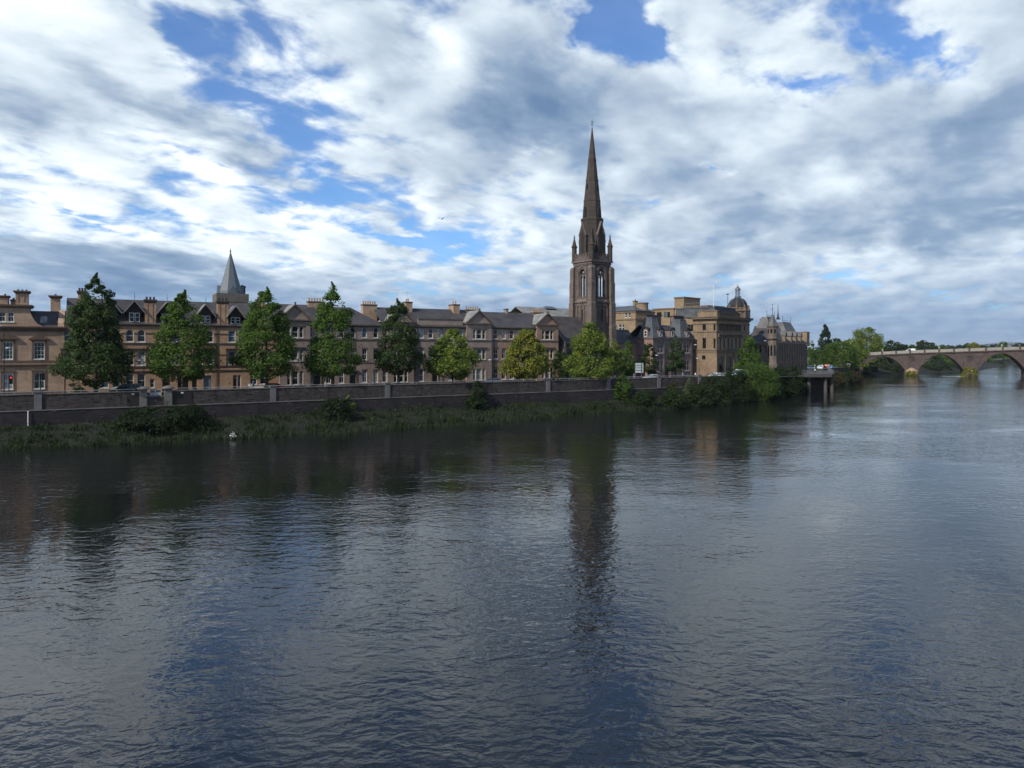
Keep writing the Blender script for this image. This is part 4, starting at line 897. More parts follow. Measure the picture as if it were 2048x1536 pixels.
for (xa, xb, ya, yb, p1) in ((-.2, X(1326), -.2, 5.2, 636.5), (X(1360), Lf+.2, -.2, 5.2, 638)):
    pv = MB(); zt_ = B.z(1310, p1, 2); mx, my = (xa+xb)/2, (ya+yb)/2; q = .27*(xb-xa); q2 = .27*(yb-ya)
    pv.frustum(xa, xb, ya, yb, EVM+.36, mx-q*1.25, mx+q*1.25, my-q2*1.25, my+q2*1.25, EVM+2.6); pv.frustum(mx-q*1.25, mx+q*1.25, my-q2*1.25, my+q2*1.25, EVM+2.6, mx-q*.8, mx+q*.8, my-q2*.8, my+q2*.8, zt_)
    po = B.part('pavilion_roof', pv, 'slate_blue'); hb = MB(); hb.box(mx-q*.85, mx+q*.85, my-q2*.85, my+q2*.85, zt_+.002, zt_+.2)
    for sx_ in (-1, 1):
        for sy_ in (-1, 1): hb.tube((mx+sx_*q*1.25, my+sy_*q2*1.25, EVM+2.62), (mx+sx_*q*.8, my+sy_*q2*.8, zt_), .09, n=5); hb.tube((mx+sx_*(xb-xa)/2*.98, my+sy_*(yb-ya)/2*.98, EVM+.42), (mx+sx_*q*1.25, my+sy_*q2*1.25, EVM+2.62), .09, n=5)
    hb.build('hip_flashing', MT['lead'], po)
def stone_dormer(x0, x1, y, z0, z1, side=False):
    d = MB(); w_ = x1-x0; n = 8
    pts = [(x0-.35, z0), (x1+.35, z0), (x1+.35, z1)]+[((x0+x1)/2+math.cos(math.pi*k/n)*(w_/2+.35), z1+.7*math.sin(math.pi*k/n)) for k in range(1, n)]+[(x0-.35, z1)]
    if side: d.prism(pts, 0, 2.2); d.v = [(y+yy, -xx, zz) for xx, yy, zz in d.v]
    else: d.prism(pts, y, y+2.2)
    o = B.part('dormer', d, 'chapel'); hd = MB()
    hp = [((x0+x1)/2+math.cos(math.pi*k/n)*(w_/2+.55), z1+.1+.8*math.sin(math.pi*k/n)) for k in range(n+1)]+[((x0+x1)/2-math.cos(math.pi*k/n)*(w_/2+.36), z1+.02+.7*math.sin(math.pi*k/n)) for k in range(n+1)]
    if side: hd.prism(hp, -.3, 2.4); hd.v = [(y+yy, -xx, zz) for xx, yy, zz in hd.v]
    else: hd.prism(hp, y-.3, y+2.4)
    hd.build('dormer_roof', MT['lead_dark'], o); me, pm = window_meshes(w_, z1-z0-.2, 1, 2, None, 'pane', 'white', '', .1, .1)
    if side: wo = link('window', me, o, (y-.09, -x0, z0+.15), -math.pi/2)
    else: wo = link('window', me, o, (x0, y-.09, z0+.15))
    link('pane', pm, wo)
ys = (sx(1288)+sx(1297))/2; stone_dormer(-ys-.5, -ys+.5, -.25, EVM+.4, EVM+2.2, True)
for px in (1320, 1343, 1374): stone_dormer(X(px)-.5, X(px)+.5, -.25, EVM+.4, EVM+2.2)
wg = MB(); wg.box(-8.5, -.02, 5.5, 12, 0, EVM-1.3); B.part('wing', wg, 'chapel_pink'); r = MB(); r.frustum(-8.9, .0, 5.1, 12.4, EVM-1.3, -5.5, .0, 8.6, 8.9, B.z(1270, 660, 8.7)); B.part('wing_roof', r, 'slate')
B.chimney(X(1345, 6), X(1366, 6), 5.6, 6.8, EVM+2, B.z(1355, 631.5, 6), 0, 'chapel', 'chapel', cap=.4, flare=.3); B.chimney(X(1300, 6.5), X(1322, 6.5), 6.4, 7.4, EVM+2, B.z(1312, 630, 6.5), 0, 'chapel', 'chapel', cap=.4, flare=.3)

# ------------------------------------------------------------------ 9  stepped tan office above the mansard house
TO = ground(1416, 226, 0)[:2]; B = Bld('stepped_office', 'flat roofed tan office stepping up in three blocks behind the mansard house', 0, 0, 47, org=TO)
F = B.F; Fs = Frame(F.o, 47-90); sx = Fs.x; Z = lambda py, px=1416: Fs.z(px, py); ops = []
def slab(y0, y1, py, px, x1=10, d0=0, name='wall', ops_=()):
    z1 = Fs.z(px, py); mb = MB(); wall_open(mb, y0, y1, 0, z1, [o for o in ops_ if o[3] < z1 and y0 < o[0] < y1], .22, left_side(d0)); mb.quad((d0,y0,0), (x1,y0,0), (x1,y0,z1), (d0,y0,z1)); mb.quad((x1,y1,0), (d0,y1,0), (d0,y1,z1), (x1,y1,z1)); mb.quad((x1,y0,0), (x1,y1,0), (x1,y1,z1), (x1,y0,z1))
    mb.quad((d0,y0,z1), (x1,y0,z1), (x1,y1,z1), (d0,y1,z1)); o = B.part('wall', mb, 'tan'); c = MB(); c.box(d0-.2, x1+.1, y0-.2, y1+.1, z1+.002, z1+.45); c.build('coping', MT['tan_trim'], o)
for pa, pb, ya, yb in ((1313.5, 1323, 624.5, 631), (1328, 1334, 624, 635), (1334.5, 1340, 624, 635), (1375, 1380.5, 622, 633), (1381, 1386, 622, 633), (1375, 1380.5, 649, 663), (1381, 1386, 649, 663)):
    za, zb = Fs.z((pa+pb)/2, yb), Fs.z((pa+pb)/2, ya); B.swin(0, sx(pb), sx(pa), za, zb, ops, rows=1, cols=2, pane='pane_blue' if pa == 1328 else 'pane', fr='iron', fw=.08)
yb1, yb2 = sx(1366.5), sx(1347.5)
slab(0, yb1, 614, 1400, ops_=ops); slab(yb1+.02, yb2, 596.5, 1357, d0=.4, ops_=()); slab(yb2+.02, sx(1305), 619, 1330, ops_=ops)
rl = MB(); zz = Z(614, 1400)+.45
for i in range(9): y = .5+i*(yb1-1)/8; rl.tube((.4, y, zz), (.4, y, zz+1.0), .03, n=5)
rl.tube((.4, .5, zz+1.0), (.4, yb1-.5, zz+1.0), .03, n=5); B.part('roof_railing', rl, 'steel')

# ------------------------------------------------------------------ 10  domed council building
CO_ = ground(1433, 196, 0)[:2]; B = Bld('domed_council_building', 'sandstone council building with a colonnaded front, flagpole and dark lead corner dome', 0, 0, 46, org=CO_)
F = B.F; X = B.x; Fs = Frame(F.o, 46-90); sx = Fs.x; Lc = X(1499); Dc = sx(1386); Z = lambda py, px=1433: B.z(px, py); ops = []
ZC = Z(640)
for pa, pb, ya, yb, fr in ((1405, 1412, 647.5, 660.5, 'iron'), (1405, 1412, 676, 697, 'iron'), (1404, 1411, 711, 719, 'iron')):
    B.swin(0, sx(pb), sx(pa), Fs.z(1408, yb), Fs.z(1408, ya), ops, rows=1, fr=fr)
B.swin(0, sx(1431), sx(1427), Fs.z(1429, 661), Fs.z(1429, 648), ops, rows=1, fr='iron'); B.swin(0, sx(1431), sx(1427), Fs.z(1429, 697), Fs.z(1429, 677), ops, rows=1, fr='iron')
mids = [1440.5, 1448, 1456, 1463.5, 1471.5, 1479]
for px in mids: B.win(X(px)-.5, X(px)+.5, Z(697.5, 1440), Z(676.5, 1440), 1, 2, fr='iron', sill='')
B.win(X(1489)-.5, X(1489)+.5, Z(660, 1450), Z(649, 1450), 1, 1, fr='iron', sill=''); B.win(X(1489)-.5, X(1489)+.5, Z(697, 1450), Z(677, 1450), 1, 1, fr='iron', sill='')
ux0, ux1, uz0, uz1 = X(1438), X(1483), Z(662.5, 1450), Z(648, 1450); B.op.append((ux0, ux1, uz0, uz1))
for px in (1442.5, 1459, 1476): B.win(X(px)-.95, X(px)+.95, .9, Z(712, 1450), 2, 2, arched='round', fr='council_trim', sill='')
B.op.append((X(1434.5), X(1438.2), .05, Z(715, 1440)))
mb = MB(); wall_open(mb, 0, Lc, 0, ZC, B.op, .3); B.fills(mb); wall_open(mb, 0, Dc, 0, ZC, ops, .22, left_side(0)); mb.quad((Lc,0,0), (Lc,Dc,0), (Lc,Dc,ZC), (Lc,0,ZC)); mb.quad((Lc,Dc,0), (0,Dc,0), (0,Dc,ZC), (Lc,Dc,ZC)); mb.quad((0,0,ZC), (Lc,0,ZC), (Lc,Dc,ZC), (0,Dc,ZC))
B.part('wall', mb, 'council')
dm = MB(); dm.box(X(1434.5)+.05, X(1438.2)-.05, .2, .28, .05, Z(715, 1440)-.02); B.part('door', dm, 'brown_door')
col = MB(); col.box(ux0, ux1, .9, 1.0, uz0, uz1); B.part('recess_back', col, 'brown_door')
n = 10
for i in range(n):
    c_ = MB(); a = ux0+.3+(ux1-ux0-.6)*i/(n-1); c_.lathe([(.3, uz0), (.3, uz0+.15), (.22, uz0+.2), (.19, uz1-.3), (.3, uz1-.12), (.3, uz1)], 8, a, .35); B.part('column', c_, 'council_trim')
tr = MB()
for py, o, h in ((663.5, .14, .25), (700, .2, .4), (705, .12, .2), (646.5, .16, .3)): tr.box(-o, Lc+o, -o, -.003, Z(py)-h/2, Z(py)+h/2); tr.box(-o, -.003, -.002, Dc, Z(py)-h/2, Z(py)+h/2)
tr.box(-.35, Lc+.3, -.35, Dc, ZC+.002, ZC+.35); tr.box(-.75, Lc+.7, -.75, Dc, ZC+.352, ZC+.8); tr.box(-.9, Lc+.9, -.9, Dc, ZC+.802, ZC+1.0)
za = Z(671, 1450)
for i in range(11): a = X(1437)+(X(1483)-X(1437))*i/10; tr.box(a-.28, a+.28, -.3, -.003, za-.5, za+.1)
tr.box(X(1436), X(1484), -.5, -.003, za+.11, za+.4)
for px in (1434, 1450.5, 1467.5, 1484): tr.box(X(px)-.3, X(px)+.3, -.2, -.003, 0, Z(706))
B.part('cornice', tr, 'council_trim')
bal = MB(); zb_ = ZC+1.0
bal.box(.2, X(1480), -.2, .1, zb_, zb_+.3); bal.box(.2, X(1480), -.25, .15, zb_+1.0, zb_+1.2)
for i in range(34): a = .4+(X(1480)-.6)*i/33; bal.box(a-.11, a+.11, -.16, .06, zb_+.3, zb_+1.0)
B.part('balustrade', bal, 'council_trim')
at = MB(); at.box(-.2, 1.2, -.3, sx(1396), zb_, Z(622)); at.box(-.35, 1.35, -.45, sx(1395.5), Z(622)+.002, Z(620.5)); B.part('attic_block', at, 'council')
ph_ = MB(); ph_.box(1.6, X(1468, 2), 1.5, 14, zb_, Z(613, 1425)); pe = B.part('penthouse', ph_, 'slate_blue'); q = MB(); q.box(1.4, X(1468, 2)+.4, 1.2, 14.2, Z(613, 1425)+.002, Z(611.5, 1425)); q.build('penthouse_roof', MT['lead'], pe); q = MB()
for i in range(26): a = 1.9+(X(1468, 2)-2.3)*i/25; q.box(a-.05, a+.05, 1.42, 1.497, zb_, Z(613.5, 1425))
q.build('mullion', MT['lead'], pe)
dcx, dcy = X(1475.5, 3.4), 3.4; zd = Z(612, 1475)
dr = MB(); dr.lathe([(3.3, zb_-.5), (3.3, Z(622, 1475)), (3.6, Z(621, 1475)), (3.6, Z(619, 1475)), (2.9, Z(618, 1475)), (2.9, zd)], 16, dcx, dcy); drum = B.part('drum', dr, 'council_trim')
for k in range(8):
    a = R(45*k+22.5-90); q = MB(); px_, py_ = dcx+math.cos(a)*3.0, dcy+math.sin(a)*3.0; q.lathe([(.55, zb_), (.55, Z(620, 1475)), (.7, Z(619, 1475)), (.5, Z(616, 1475)), (.3, Z(612, 1475)), (.36, Z(610, 1475)), (.05, Z(607, 1475))], 8, px_, py_); q.build('urn_pier', MT['council_trim'], drum)
for k in range(4):
    a = R(90*k-90); q = MB(); pts = [(-.7, Z(634, 1475)), (.7, Z(634, 1475)), (.7, Z(622, 1475)), (-.7, Z(622, 1475))]; d = Vector((math.cos(a), math.sin(a))); s2 = Vector((-d.y, d.x))
    q.add([(*(Vector((dcx, dcy))+d*3.36+s2*p_), z) for p_, z in pts], [(0, 1, 2, 3)]); q.build('drum_window', MT['pane'], drum)
dmm = MB(); zt2 = Z(591.5, 1475); H2 = zt2-zd; dmm.lathe([(2.75, zd-.05), (2.75, zd+H2*.12), (2.62, zd+H2*.35), (2.3, zd+H2*.58), (1.75, zd+H2*.78), (1.0, zd+H2*.94), (.7, zt2)], 16, dcx, dcy); dome = B.part('dome', dmm, 'lead_dark', True)
q = MB()
for k in range(8):
    a = R(45*k+22.5); pr_ = [(2.75, zd), (2.62, zd+H2*.35), (2.3, zd+H2*.58), (1.75, zd+H2*.78), (1.0, zd+H2*.94)]
    for (r1, z1), (r2, z2) in zip(pr_, pr_[1:]): q.tube((dcx+math.cos(a)*r1, dcy+math.sin(a)*r1, z1), (dcx+math.cos(a)*r2, dcy+math.sin(a)*r2, z2), .1, n=5)
q.build('dome_rib', MT['lead'], dome)
ln = MB(); zl = Z(576.5, 1475); ln.lathe([(.95, zt2-.1), (.95, zt2+.35), (.7, zt2+.4)], 10, dcx, dcy); ln.lathe([(.85, zl), (.8, zl+.25), (.62, zl+.7), (.3, zl+1.0), (.12, zl+1.1), (.2, zl+1.3), (.05, zl+1.5), (.03, Z(563, 1475))], 10, dcx, dcy)
for k in range(8): a = R(45*k); ln.tube((dcx+math.cos(a)*.62, dcy+math.sin(a)*.62, zt2+.3), (dcx+math.cos(a)*.62, dcy+math.sin(a)*.62, zl+.05), .09, n=5)
B.part('lantern', ln, 'lead')
fp = MB(); fx = X(1427, 2); fp.tube((fx, 2, zb_), (fx, 2, Z(568, 1430)), .1, .06, 8); fp.lathe([(.05, Z(568, 1430)), (.14, Z(567.4, 1430)), (.02, Z(566.5, 1430))], 8, fx, 2); B.part('flagpole', fp, 'white')
wm = MB(); wx = X(1455.5, 5); wz = Z(613, 1455); wm.tube((wx, 5, wz-1), (wx, 5, Z(584, 1455)), .1, .05, 6); wm.lathe([(.4, Z(584, 1455)), (.45, Z(582.8, 1455)), (.1, Z(582, 1455))], 8, wx, 5); wm.box(wx-.5, wx+.5, 4.97, 5.03, Z(591, 1455), Z(590.5, 1455)); B.part('weather_mast', wm, 'iron')

# ------------------------------------------------------------------ 11  gothic courthouse at the bend of the street
GO = ground(1546, 217, 0)[:2]; B = Bld('gothic_hall', 'dark gothic civic hall with corner turret, steep pavilion roofs and iron cresting', 0, 0, 35, org=GO)
F = B.F; X = B.x; Fs = Frame(F.o, 35-90); sx = Fs.x; Z = lambda py, px=1566: B.z(px, py); Lg = X(1612); Dg = sx(1498); ZG = Z(685); ops = []
n = 13
for i in range(n):
    a = 2.6+(Lg-4.5)*i/(n-1); B.win(a-.55, a+.55, Z(722), Z(690), 1, 3, arched='point', fr='gothic_trim', sill='', fw=.16); B.win(a-.6, a+.6, .9, 4.2, 1, 2, arched='flat', fr='gothic_trim', sill='', fw=.14)
for pa, pb in ((1509, 1514), (1518, 1523), (1530, 1534)): B.swin(0, sx(pb), sx(pa), Fs.z(1515, 706), Fs.z(1515, 690), ops, fr='gothic_trim', rows=2); B.swin(0, sx(pb), sx(pa), 1, 4.2, ops, fr='gothic_trim')
mb = MB(); wall_open(mb, 0, Lg, 0, ZG, B.op, .35); B.fills(mb); wall_open(mb, 0, Dg, 0, ZG, ops, .25, left_side(0)); mb.quad((Lg,0,0), (Lg,Dg,0), (Lg,Dg,ZG), (Lg,0,ZG)); mb.quad((Lg,Dg,0), (0,Dg,0), (0,Dg,ZG), (Lg,Dg,ZG)); B.part('wall', mb, 'gothic')
tr = MB(); tr.box(-.3, Lg+.3, -.3, -.003, ZG-.35, ZG+.1); tr.box(-.3, -.003, -.002, Dg, ZG-.35, ZG+.1); tr.box(-.15, Lg, -.15, -.003, Z(725), Z(723)); tr.box(-.15, -.003, 0, Dg, Z(725), Z(723))
for i in range(n+1): a = 2.6+(Lg-4.5)*(i-.5)/(n-1); tr.box(a-.22, a+.22, -.42, -.003, 0, ZG-.6)
for i in range(44): a = .4+(Lg-.8)*i/43; tr.box(a-.22, a+.22, -.25, 0, ZG+.1, ZG+.7)
B.part('buttress', tr, 'gothic_trim')
r = MB(); gable_roof(r, 5.9, Lg, 0, 11, ZG, Z(651, 1590), 5.5); r.prism([(0, 0)], 0, 0) if False else None; B.part('roof', r, 'slate')
r = MB(); gable_roof(r, 0, Dg-1, -.2, 12, ZG, Fs.z(1525, 650.5), 5.9); r.v = [(y, x+1.0, z) for x, y, z in r.v]; r.add([(-.1, 1.3, ZG), (11.9, 1.3, ZG), (5.9, 1.3, Fs.z(1525, 650.5)-.25)], [(0, 1, 2)]); B.part('wing_roof', r, 'slate')
for xa, xb, ptop, pc in ((X(1552), X(1577), 633, 1557), (X(1582), X(1608), 643, 1582)):
    pv = MB(); zt_ = Z(ptop, pc); mx = (xa+xb)/2; q = (xb-xa)*.3; pv.frustum(xa, xb, .3, 8.5, ZG+.02, mx-q, mx+q, 3.6, 5.2, zt_); po = B.part('pavilion_roof', pv, 'slate_mid')
    cr_ = MB(); k_ = 9
    cr_.box(mx-q, mx+q, 3.57, 3.63, zt_+.55, zt_+.62); cr_.box(mx-q, mx+q, 3.57, 3.63, zt_, zt_+.1)
    for i in range(k_): a = mx-q+2*q*i/(k_-1); cr_.tube((a, 3.6, zt_), (a, 3.6, zt_+.85), .035, .02, 5)
    for a in (mx-q, mx+q): cr_.tube((a, 3.6, zt_), (a, 3.6, zt_+2.2), .07, .03, 6); cr_.lathe([(.03, zt_+1.5), (.14, zt_+1.6), (.03, zt_+1.75)], 6, a, 3.6)
    cr_.build('iron_cresting', MT['iron'], po)
for xm in (X(1571), X(1583), X(1592), X(1602)):
    d = MB(); d.prism([(xm-.9, ZG+.1), (xm+.9, ZG+.1), (xm+.9, ZG+2.3), (xm, ZG+3.6), (xm-.9, ZG+2.3)], -.1, 3); o = B.part('dormer', d, 'gothic_trim'); q = MB(); cross_roof(q, xm, 1.15, -.3, 3.4, ZG+2.25, ZG+3.85, .12); q.build('dormer_roof', MT['slate_mid'], o)
    me, pm = window_meshes(1.0, 1.9, 1, 2, None, 'pane', 'gothic_trim', '', .12, .1); wo = link('window', me, o, (xm-.5, -.19, ZG+.3)); link('pane', pm, wo)
tu = MB(); tc = (.2, .2); zs_ = Z(680); rt = 1.45
tu.lathe([(1.55, 0), (1.55, Z(727)), (1.35, Z(725)), (1.35, Z(684)), (1.0, Z(682)), (rt+.1, Z(678)), (rt, Z(676)), (rt, Z(657)), (rt+.25, Z(655)), (rt+.25, Z(654))], 8, *tc, ph=R(22.5)); to = B.part('turret', tu, 'gothic')
q = MB(); q.lathe([(rt+.3, Z(654)), (.85, Z(641)), (.08, Z(630))], 8, *tc, ph=R(22.5)); q.build('turret_roof', MT['slate_mid'], to)
q = MB(); q.tube((*tc, Z(631)), (*tc, Z(611)), .07, .03, 6); q.lathe([(.05, Z(622)), (.22, Z(621)), (.05, Z(620))], 6, *tc); q.lathe([(.04, Z(614)), (.16, Z(613)), (.04, Z(612))], 6, *tc); q.build('finial', MT['iron'], to)
for k in range(8):
    a = R(45*k)
    for (z0, z1, rr_) in ((Z(668), Z(659), rt*.93), (Z(711), Z(690), 1.35*.93)):
        q = MB(); d = Vector((math.cos(a), math.sin(a))); s2 = Vector((-d.y, d.x)); pts = [(-.3, z0), (.3, z0), (.3, z1-.3), (0, z1), (-.3, z1-.3)]
        q.add([(*(Vector(tc)+d*rr_+s2*p_), z) for p_, z in pts], [(0, 1, 2, 3, 4)]); q.v = [(x+d.x*.03, y+d.y*.03, z) for x, y, z in q.v]; q.build('turret_window', MT['pane'], to)
fl = MB(); fx, fy = X(1556, 5), 5.0; fl.lathe([(.75, Z(634, 1556)), (.3, Z(628, 1556)), (.13, Z(618, 1556)), (.03, Z(601, 1556))], 8, fx, fy); B.part('fleche', fl, 'lead_dark')
B.chimney(B.x(1524, 12), B.x(1537, 12), 11.4, 12.8, ZG+2, B.z(1530, 638, 12), 4, 'gothic', 'gothic_trim', cap=.3, flare=.1, pot_h=.35)
B.chimney(X(1608, 3), X(1613.5, 3), 2.0, 4.0, ZG-1, Z(662, 1611), 2, 'tan', 'tan_trim', cap=.3, flare=.1, pot_h=.35)
# ------------------------------------------------------------------ embankment wall with coping, pilasters, rail and river gate
qo = ST.w(0, 126); Q = Frame(qo[:2], 60, 0.0); QX = lambda px, y=0: Q.x(px, y)
quay = thing('embankment_wall', 'long dark stone embankment wall with coping and pale pilasters between street and river', 'wall', (qo[0], qo[1], 0), Q.rz)
PT = STREET+.86; G0, G1 = QX(297), QX(326)
mb = MB()
for a, b in ((-190, G0-.5), (G1+.5, 134.4)): mb.box(a, b, 0, .5, 4.2, PT-.002)
mb.box(G0-.5, G1+.5, 0, .5, 4.2, STREET+.02)
par = mb.build('parapet', MT['quay'], quay)
mb = MB(); mb.box(-190, 134.6, -.22, .6, -1, 4.08); mb.build('lower_wall', MT['quay_low'], quay)
mb = MB(); mb.box(-190, 134.5, -.3, .1, 4.082, 4.2); mb.build('ledge', MT['coping'], quay)
mb = MB()
for a, b in ((-190, G0-.5), (G1+.5, 134.4)): mb.box(a, b, -.09, .6, PT, PT+.13)
mb.build('coping', MT['coping'], quay)
PIL = [-180, -60, 76, 546, 775, 1096, 1217, 1318, 1399, 1456]
for px in PIL:
    a = QX(px); mb = MB(); mb.box(a-.48, a+.48, -.16, .62, 4.21, PT+.30); mb.box(a-.58, a+.58, -.26, .72, PT+.302, PT+.46); mb.box(a-.5, a+.5, -.2, .66, PT+.462, PT+.54); mb.build('pilaster', MT['pilaster'], quay)
xs = sorted([QX(p) for p in PIL]+[G0-1.3, G1+1.3])
for a, b in zip(xs, xs[1:]):
    if a < G0 and b > G1: continue
    mb = MB(); zt = PT+.42; mb.tube((a+.5, .25, zt), (b-.5, .25, zt), .05, n=6); n = max(1, int((b-a)/2.6))
    for i in range(n+1): x = a+.7+(b-a-1.4)*i/n; mb.tube((x, .25, PT+.1), (x, .25, zt), .03, n=5)
    mb.build('handrail', MT['steel'], quay)
for a in (G0-.75, G1+.75):
    mb = MB(); mb.box(a-.55, a+.55, -.3, .8, 4.21, PT+.35); mb.box(a-.75, a+.75, -.5, 1.0, PT+.352, PT+.46); mb.lathe([(.98, PT+.46), (.92, PT+.58), (.65, PT+.76), (.3, PT+.86), (.02, PT+.9)], 16, a, .25); mb.build('gate_pillar', MT['coping'], quay)
for a, b in ((G0-3.0, G0-1.35), (G1+1.35, G1+4.2)):
    mb = MB(); mb.box(a, b, -.08, -.005, 4.3, PT-.2); pnl = mb.build('dark_panel', MT['wood_dark'], quay); k = MB(); k.box((a+b)/2-.18, (a+b)/2+.18, -.11, -.085, PT-.42, PT-.22); k.build('notice', MT['white'], pnl)
# water stains and loose stones give the wall its broken look: a few shallow projecting blocks
rq = random.Random(11); mb = MB()
for i in range(260):
    a = rq.uniform(-20, 132); z = rq.uniform(4.3, PT-.35) if i % 2 else rq.uniform(1.6, 3.9); w_ = rq.uniform(.25, .8); y = -.005 if z > 4.2 else -.225
    if min(abs(a-q) for q in xs) < 1.5: continue
    mb.box(a, a+w_, y-rq.uniform(.02, .07), y, z, z+rq.uniform(.15, .32))
mb.build('projecting_stone', MT['quay'], quay)['kind'] = 'stuff'
gt = thing('river_gate', 'grey metal flood gate with pale bars between two stone pillars of the embankment wall', 'gate', ((Q.w((G0+G1)/2, .25))[0], (Q.w((G0+G1)/2, .25))[1], STREET+.02), Q.rz)
hw = (G1-G0)/2-.25; mb = MB()
for x in (-hw, 0, hw): mb.tube((x, 0, 0), (x, 0, 1.05), .045, n=6)
for z in (.12, 1.05): mb.tube((-hw, 0, z), (hw, 0, z), .045, n=6)
mb.build('gate_frame', MT['steel'], gt); mb = MB()
for z in (.28, .42, .56): mb.box(-hw, hw, -.03, .03, z, z+.06)
mb.build('gate_bars', MT['white'], gt); mb = MB(); mb.box(-hw+.05, hw-.05, .04, .06, .66, 1.0); mb.build('gate_panel', MT['pane_blue'], gt)
st_ = thing('river_steps', 'stone steps with a thin rail leading down from the river gate to the bank', 'steps', (Q.w((G0+G1)/2, -.3)[0], Q.w((G0+G1)/2, -.3)[1], 1.2), Q.rz)
mb = MB()
for i in range(9): mb.box(-hw-.6, hw+.6, -.35*(i+1), -.35*i if i else 0, 0, 2.95-.32*i)
mb.build('flight', MT['quay_low'], st_); mb = MB()
for x in (-hw-.5, hw+.5):
    mb.tube((x, -.1, 3.9), (x, -3.1, 1.3), .03, n=5)
    for i in range(7): mb.tube((x, -.1-.5*i, 2.95-.42*i), (x, -.1-.5*i, 3.9-.43*i), .025, n=5)
mb.build('stair_rail', MT['iron'], st_)
gp = ST.w(ST.x(56, 125.6), 125.6); tag(MB().tube((gp[0], gp[1], 1.6), (gp[0], gp[1], 4.0), .07, n=8).lathe([(.11, 4.0), (.11, 4.06), (.02, 4.1)], 8, gp[0], gp[1]).build('marker_post', MT['white']), 'thin pale marker post standing against the foot of the embankment wall', 'post')

# the same wall carried on round the bend, lower and rougher
bend = [Vector(p) for p in WALL_LINE[1:]]
def wall_run(name, label, pts, z0, z1, mat, top):
    c = pts[0]; T = thing(name, label, 'wall', (c.x, c.y, 0)); mb = MB(); cp = MB()
    for a, b in zip(pts, pts[1:]):
        d = (b-a).normalized(); n = Vector((-d.y, d.x)); q = [a-c, b-c, b-c+n*.6, a-c+n*.6]
        mb.vprism([tuple(p) for p in q], z0, z1-.002)
        q = [a-c-n*.08, b-c-n*.08, b-c+n*.68, a-c+n*.68]; cp.vprism([tuple(p) for p in q], z1, z1+.14)
    mb.build('masonry', mat, T); cp.build('coping', top, T); return T
wall_run('bend_wall', 'shrub covered stretch of river wall curving between the council building and the platform', bend[:3], -1, STREET+.9, MT['quay'], MT['coping'])
wall_run('far_wall', 'low dark river wall between the viewing platform and the arched bridge', bend[3:], -1, STREET+.45, MT['quay'], MT['coping'])

# viewing platform on columns
P0 = Vector((88.5, 213.5)); T = thing('viewing_platform', 'concrete viewing platform on round columns jutting over the water, with railings', 'platform', (P0.x, P0.y, 0))
fr = Vector((98.2, 216.5)); pts = [Vector((86.0, 220.5)), P0, Vector((96.6, 214.8)), Vector((98.0, 216.2)), Vector((99.0, 219.0)), Vector((111, 250)), Vector((93, 232))]
mb = MB(); mb.vprism([tuple(p-P0) for p in pts], 4.7, STREET+.02); mb.build('deck', MT['conc'], T)
edge = dense([tuple(p) for p in pts[:6]], .9); mb = MB()
for a, b in zip(edge, edge[1:]):
    a, b = a-P0, b-P0; mb.tube((*a, STREET), (*a, STREET+1.1), .05, n=5); mb.tube((*a, STREET+1.1), (*b, STREET+1.1), .05, n=5); mb.tube((*a, STREET+.6), (*b, STREET+.6), .025, n=4)
    for k in (.33, .66): p = a.lerp(b, k); mb.tube((*p, STREET+.1), (*p, STREET+1.1), .02, n=4)
mb.build('railing', MT['lead'], T)
for px, Y in ((1618, 215.6), (1651, 215.9), (1664, 217.2)): g = ground(px, Y, 0); MB().lathe([(.5, -1.5), (.5, 4.69)], 14, g[0]-P0.x, g[1]-P0.y).build('column', MT['conc'], T)
mb = MB(); mb.box(.5, 8, 6.0, 6.5, -1, 4.69); mb.build('back_wall', MT['quay_low'], T)

# ------------------------------------------------------------------ the arched bridge
BR0 = (176.5, 364.0); BF = Frame(BR0, 114, 0.0); bx = BF.x; bz = BF.z
bridge = thing('arched_bridge', 'red stone bridge of low arches with a pale parapet crossing the river far upstream', 'bridge', (BR0[0], BR0[1], 0), BF.rz)
arch = []
for a, b, c in ((1725, 1809, 712.5), (1837, 1927, 709), (1955, 2052, 707)): arch.append((bx(a), bx(b), bz((a+b)/2, c)))
sp3 = arch[2][1]; arch.append((sp3+6.5, sp3+31, arch[2][2]+.2)); arch.append((sp3+37.5, sp3+62, arch[2][2])); XE = sp3+75
ZS = bz(1822, 739)
def zlow(x):
    for a, b, c in arch:
        if a < x < b: u = (x-(a+b)/2)/((b-a)/2); return ZS+(c-ZS)*max(0, 1-u*u)**1.02
    return -2
tp = [(-14, bz(1700, 712)), (0, bz(1722, 711.5)), (bx(1830), bz(1830, 706)), (bx(1940), bz(1940, 702.5)), (bx(2040), bz(2040, 699.2)), (XE, bz(2040, 699.2)-.6)]
def ztop(x):
    for (a, za), (b, zb) in zip(tp, tp[1:]):
        if a <= x <= b: return za+(zb-za)*(x-a)/(b-a)
    return tp[-1][1]
WD = 9.5; mb = MB(); xs_ = []
marks = sorted({-14.0, XE, *[q for a in arch for q in a[:2]]})
for a, b in zip(marks, marks[1:]): n = max(2, int((b-a)/.7)); xs_ += [a+(b-a)*i/n for i in range(n)]
xs_.append(XE)
for a, b in zip(xs_, xs_[1:]):
    e = 1e-4; za, zb = zlow(a+e), zlow(b-e); ta, tb = ztop(a), ztop(b)
    mb.quad((a, 0, za), (b, 0, zb), (b, 0, tb), (a, 0, ta)); mb.quad((b, WD, zb), (a, WD, za), (a, WD, ta), (b, WD, tb)); mb.quad((a, 0, ta), (b, 0, tb), (b, WD, tb), (a, WD, ta)); mb.quad((a, WD, za), (b, WD, zb), (b, 0, zb), (a, 0, za))
